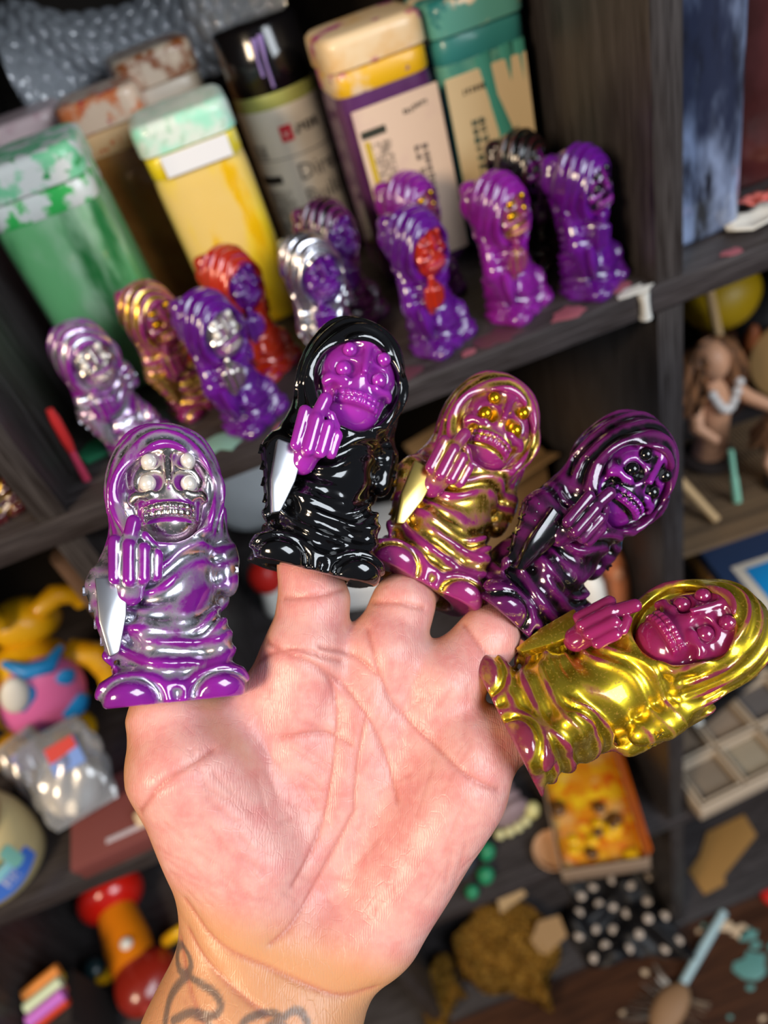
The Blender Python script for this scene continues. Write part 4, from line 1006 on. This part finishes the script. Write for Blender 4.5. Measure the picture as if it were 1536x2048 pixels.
ds = ob('wooden_disc', lathe([(3.9, 0), (4, .1), (4, .7), (3.9, .8)], 40), mat('tan_disc', (176, 136, 84), .6), loc=(45.6, 21.4, -27.0), rot=(62, 0, -24)); tag(ds, 'round tan wooden disc propped behind the statuettes', 'disc')
yb = thing('vinyl_toy', 'dark toy with big yellow head at the back of the right compartment', 'toy', (39.8, 25, -32), (0, 0, -10))
ob('body', lathe([(2.6, 0), (3, .5), (2.8, 4), (2.2, 6.5), (1.6, 9)], 28), mat('toy_dark_brown', (52, 26, 14), .5), yb); ob('head', ball(3.5, 4, .02, (1.1, 1, .9)), mat('toy_mustard', (186, 150, 14), .45), yb, (0, 0, 12.9))
ob('arm', ball(1.2, 3, .05, (.7, .7, 1.6)), mat('toy_copper', (150, 80, 40), .5), yb, (3.2, -.6, 7.0))
dk = ob('fabric_bundle', ball(5.2, 4, .07, (1, .8, 1), 21), mat('cloth_charcoal', (40, 40, 44), .6, bump=(14, .8, .3)), loc=(48.5, 28, -26.6)); tag(dk, 'dark crumpled bundle behind the tan disc', 'bundle')
# ------------------------------------------------------------------ third row, right compartment (shelf at z = -64)
def tray(sx, sy, sz, wall, bev=.12):
    """open tray: outer box with the inside taken out"""
    bm = bmesh.new(); a, b = sx / 2, sy / 2; c, d = a - wall, b - wall
    o = [bm.verts.new((x, y, z)) for z in (0, sz) for x, y in ((-a, -b), (a, -b), (a, b), (-a, b))]
    i = [bm.verts.new((x, y, z)) for z in (wall, sz) for x, y in ((-c, -d), (c, -d), (c, d), (-c, d))]
    bm.faces.new(o[3::-1])
    for k in range(4):
        k2 = (k + 1) % 4
        bm.faces.new((o[k], o[k2], o[4 + k2], o[4 + k])); bm.faces.new((i[k2], i[k], i[4 + k], i[4 + k2])); bm.faces.new((o[4 + k], o[4 + k2], i[4 + k2], i[4 + k]))
    bm.faces.new(i[:4])
    bmesh.ops.bevel(bm, geom=bm.edges[:], offset=bev, segments=2, profile=.5, affect='EDGES')
    return bm_mesh('tray', bm)
pal = thing('palette_tray', 'grey plastic palette tray with square wells on the lower right shelf', 'tray', (30.2, 5.0, -64), (0, 0, 4))
plm = mat('tray_grey', (186, 170, 150), .5)
ob('body', tray(17, 11, 2.6, .35, .15), plm, pal)
for k, c in enumerate(((124, 112, 98), (150, 140, 122), (64, 62, 70), (120, 104, 88), (140, 124, 108), (96, 92, 92))):
    x, y = -5.3 + (k % 3) * 5.3, -2.5 + (k // 3) * 5.0
    w = ob('well', tray(5.0, 4.7, 1.7, .25, .08), plm, pal, (x, y, .6)); ob('dried_paint', box(4.3, 4.0, .3, .08), mat('well_paint_%d' % k, c, .6), w, (0, 0, .3))
mk = thing('marker', 'black marker pen lying across the palette tray', 'pen', (31.0, 9.0, -61.1), (0, 0, 18))
ob('barrel', tube([(-3.5, 0, 0), (2.2, 0, 0), (2.4, 0, 0)], [.75, .8, .6], 16), mat('pen_black', (20, 20, 22), .3), mk); ob('cap', tube([(2.3, 0, 0), (5.4, 0, 0), (5.9, 0, 0)], [.85, .8, .4], 16), mat('pen_cap', (38, 38, 42), .3), mk); ob('tip', tube([(-3.5, 0, 0), (-4.4, 0, 0)], [.5, .3], 12), MATS['toy_white'], mk)
pc = thing('pencil', 'stub of orange wood with white tip by the palette tray', 'pencil', (25.6, 10.2, -61.2), (0, 0, -58))
ob('shaft', tube([(-2.6, 0, 0), (1.6, 0, 0)], .42, 6), mat('pencil_wood', (176, 116, 62), .5), pc); ob('tip', tube([(1.6, 0, 0), (3.2, 0, 0)], [.42, .2], 10), MATS['toy_offwhite'], pc)
for k, (x, y, z, c, r) in enumerate(((36.5, 19.5, -64, (196, 176, 156), 10), (37.5, 21.5, -62.75, (150, 120, 90), 16), (36.0, 20.5, -61.5, (206, 190, 172), 4))):
    o = ob('craft_board', box(17, 10.5, 1.2, .06), mat('board_%d' % k, c, .6), loc=(x, y, z), rot=(0, 0, r))
    tag(o, ('bottom pale board of the stack behind the palette tray', 'brown board in the middle of the stack behind the palette tray', 'top pale board of the stack behind the palette tray')[k], 'board', 'stack of craft boards')
# ------------------------------------------------------------------ third row, middle compartment
ot = thing('paint_tray', 'clear tray of orange and yellow paint skins overhanging the shelf', 'tray', (11.9, 4.2, -64), (0, 0, -13))
ob('walls', tray(9.2, 14.0, 2.8, .22, .1), mat('tray_dusty', (150, 128, 108), .3, coat=.3), ot)
ob('paint', box(8.6, 13.4, 1.1, .15), mat('orange_skin', (216, 140, 24), .35, layers=(((206, 84, 14), .8, .55, .1), ((232, 186, 30), 1.2, .56, .06), ((222, 176, 110), .7, .62, .1)), bump=(9, .8, .3)), ot, (0, 0, .3))
ob('side_sheet', box(.12, 13.2, 3.6, .03), mat('orange_sheet', (204, 96, 18), .35), ot, (4.0, 0, .5), (0, 14, 0))
for k in range(16):
    rs = random.Random(k); ob('paint_blob', ball(.55 + .4 * rs.random(), 2, .1, (1, 1, .6), k), mat('blob_yellow' if k % 3 else 'blob_brown', (228, 176, 20) if k % 3 else (96, 62, 26), .3), ot, (-3.6 + 7 * rs.random(), -6.2 + (4.4 if k % 3 else 9) * rs.random(), 1.5))
pb = ob('paint_dish', lathe([(1.0, 0), (1.9, .3), (2.3, 1.1), (2.2, 1.2), (1.7, .5), (.2, .4)], 28), mat('dish_peach', (206, 160, 120), .5), loc=(6.3, 1.6, -64)); tag(pb, 'small peach dish at the corner of the orange tray', 'dish')
lt = thing('beaded_toy', 'lavender segmented toy with pale beads left of the orange tray', 'toy', (3.2, 8.6, -64), (0, 0, 10))
lv = mat('lavender_vinyl', (142, 120, 124), .5)
for k in range(5): ob('segment', ball(2.0 - .12 * k, 3, .03, (1.15, .55, .8)), lv, lt, (0, -1.8 + 1.3 * k, 1.9 + .12 * k))
for k in range(5): ob('bead', ball(.62, 2), mat('bead_pale', (206, 200, 150), .45), lt, (-2.2 + 1.1 * k, -3.1 + .1 * (k - 2) ** 2, .65))
yo = ob('bead_ball', ball(.95, 3, .02), mat('bead_lemon', (210, 204, 140), .45), loc=(6.0, 6.6, -63)); tag(yo, 'pale lemon ball touching the orange tray', 'ball')
dl = ob('fabric_bundle', ball(3.4, 4, .08, (1, .9, .8), 31), mat('cloth_slate', (62, 64, 74), .5, bump=(12, .8, .3)), loc=(-5.4, 4.4, -61.3)); tag(dl, 'slate grey crumpled bundle behind the palm heel', 'bundle')
gm = mat('bead_green', (34, 134, 92), .4)
for k, (x, y, z, lab) in enumerate(((-1.3, 7.0, -63.0, 'green bead nearest the lavender toy'), (-.6, 4.2, -63.0, 'large green bead in the middle of the four'), (-1.6, 1.9, -63.1, 'green bead near the shelf edge'), (-3.6, .9, -63.2, 'small green bead at the shelf edge below the hand'))):
    o = ob('bead_ball', ball((.9, 1.0, .95, .75)[k], 3, .03), gm, loc=(x, y, -64 + (.9, 1.0, .95, .75)[k])); tag(o, lab, 'bead', 'green beads')
# ------------------------------------------------------------------ bottom row and the floor
gl = mat('gold_glitter', (158, 112, 34), .35, .6, layers=(((206, 160, 70), 4, .54, .06), ((86, 54, 14), 5, .56, .06)), bump=(26, 1, .6))
def rough_pad(sx, sy, sz, amp, seed):
    bm = bmesh.new(); bmesh.ops.create_cube(bm, size=1)
    for v in bm.verts: v.co = Vector((v.co.x * sx, v.co.y * sy, (v.co.z + .5) * sz))
    bmesh.ops.subdivide_edges(bm, edges=bm.edges[:], cuts=34, use_grid_fill=True)
    rs = random.Random(seed)
    for v in bm.verts:
        if v.co.z > .05: v.co += Vector((rs.uniform(-1, 1), rs.uniform(-1, 1), rs.uniform(-1, 1))) * amp + Vector((.8 * math.sin(v.co.y * .9), .8 * math.sin(v.co.x * .7), .5 * math.sin(v.co.x * .5 + v.co.y * .6)))
    return bm_mesh('pad', bm, 180)
g1 = ob('glitter_sponge', rough_pad(12.5, 10, 3.2, .28, 1), gl, loc=(-3.0, 5.0, -96), rot=(0, 0, -34)); tag(g1, 'large rough gold glitter sponge on the bottom shelf', 'sponge')
ks = ob('paper_scrap', slab([(-2.6, -.8), (1.6, -1.8), (3.0, .4), (.6, 2.2), (-2.0, 1.6)], .15), MATS['kraft_light'], loc=(3.0, 3.6, -92.4), rot=(10, -6, 30)); tag(ks, 'tan paper scrap lying on the gold sponge', 'paper')
ks2 = ob('paper_scrap', slab([(-2.0, -1.6), (2.6, -1.2), (2.2, 1.9), (-1.2, 1.4)], .2), mat('scrap_tan', (190, 156, 110), .6), loc=(-.4, 10.4, -91.9), rot=(16, 12, 12)); tag(ks2, 'tan paper scrap at the back corner of the gold sponge', 'paper')
g2 = ob('glitter_sponge', rough_pad(6, 5, 2.4, .22, 2), gl, loc=(-13.8, 3.0, -96), rot=(0, 0, 20)); tag(g2, 'small gold glitter sponge at the bottom beside the wrist', 'sponge')
def cloth():
    n = 60; u = np.linspace(-1, 1, n)[:, None]; v = np.linspace(-1, 1, n)[None, :]
    X = 7.0 * u + .8 * np.sin(5 * v); Y = 7.0 * v + .7 * np.sin(4 * u + 1)
    Z = 1.6 + 1.2 * np.sin(4.2 * u + 2.6 * v) + .8 * np.sin(7 * v - 3 * u) + .4 * np.sin(11 * u + 8 * v)
    Z = np.maximum(Z * (1 - .6 * (u ** 4 + v ** 4) / 2), .05)
    V = np.stack([X + 0 * Z, Y + 0 * Z, Z], -1).reshape(-1, 3)
    i = np.arange(n - 1)[:, None] * n + np.arange(n - 1)[None, :]
    return mesh('cloth', V, np.stack([i, i + n, i + n + 1, i + 1], -1).reshape(-1, 4), smoothed=True), X + 0 * Z, Y + 0 * Z, Z
cm, CX, CY, CZ = cloth()
pk_t = thing('polka_cloth', 'black cloth with white dots crumpled beside the gold sponge', 'cloth', (14.0, 4.6, -95.95), (0, 0, -14))
co = ob('fabric', cm, mat('cloth_black', (16, 16, 20), .5), pk_t); co.modifiers.new('t', 'SOLIDIFY').thickness = .001
dotm = mat('dot_white', (206, 190, 176), .6); dm = ball(.62, 2, 0, (1, 1, .35))
for a in range(6):
    for b in range(5):
        i, j = 5 + a * 10, 5 + b * 12 + (a % 2) * 5
        if i < 60 and j < 60: ob('dot', dm, dotm, pk_t, (float(CX[i, j]), float(CY[i, j]), float(CZ[i, j]) + .02))
kc = ob('cardboard_scrap', slab([(-6.4, -2.2), (-3.2, -3.0), (-2.4, -2.2), (5.4, -1.4), (6.6, 1.6), (.6, 3.2), (-2.8, 1.6), (-5.6, 1.2)], .3, .04), mat('cardboard', (158, 118, 62), .8), loc=(30.6, 6.2, -95.98), rot=(0, 0, 18)); tag(kc, 'torn brown cardboard piece on the bottom right shelf', 'cardboard')
def fsplat(x, y, r, m, seed, sx=1.5):
    rs = random.Random(seed); n = 14
    P = [(sx * r * (1 + rs.uniform(-.3, .3)) * math.cos(2 * math.pi * i / n), r * (1 + rs.uniform(-.3, .3)) * math.sin(2 * math.pi * i / n)) for i in range(n)]
    ob('paint_spot', slab(P, .08, .02), m, fl, (x, y + 60, 2.0))
tl = mat('spilt_teal', (96, 150, 146), .4); cw = mat('spilt_cream', (214, 190, 160), .4)
for x, y, r, m, sd in ((26.2, -7.0, 1.6, tl, 1), (28.0, -3.6, .8, tl, 2), (28.2, -5.0, .5, tl, 3), (26.0, -1.6, .7, cw, 4), (27.2, -2.9, .8, cw, 5), (24.6, -9.0, .35, tl, 6), (22.4, -1.0, .3, cw, 7), (13.2, -3.0, .4, cw, 8), (30.6, -6.0, .8, tl, 9),
                       (18.4, -2.2, .35, cw, 10), (24.0, -12.4, .3, cw, 11), (20.4, -11.0, .25, tl, 12), (8.2, -6.2, .3, cw, 13), (23.4, -.6, .25, tl, 14)): fsplat(x, y, r, m, sd)
ls = thing('wire_brush', 'scruffy wire brush with pale blue handle lying on the floor', 'brush', (16.6, -6.2, -97.9), (0, 0, 30))
ob('handle', tube([(0, 0, .8), (6, .1, .8), (11.6, .1, .8)], [.55, .62, .55], 12), mat('handle_blue', (176, 206, 214), .35), ls)
hd = ob('head', ball(2.2, 3, .1, (1.5, .9, .5), 6), mat('brush_wood', (150, 116, 84), .6), ls, (-3.4, -.2, 1.1))
for k in range(26):
    a = -1.9 + 3.8 * k / 25; s = -1 if k % 2 else 1
    p = [(-3.4 + 2.6 * math.sin(a), s * 1.2, 1.0), (-4.0 + 3.6 * math.sin(a), s * 2.6, 1.8), (-4.2 + 4.4 * math.sin(a), s * 3.8, 1.0 + .5 * (k % 3))]
    ob('bristle', tube(p, [.09, .08, .07], 5), mat('wire_grey', (150, 140, 128), .35, .7), hd, (3.4, .2, -1.1))
rdp = ob('bottle_cap', lathe([(1.3, 0), (1.3, .9), (1.1, 1.1), (.2, 1.15)], 24), mat('cap_red', (206, 28, 24), .4), loc=(33.6, -.4, -98)); tag(rdp, 'red bottle cap on the floor at the right edge', 'cap')
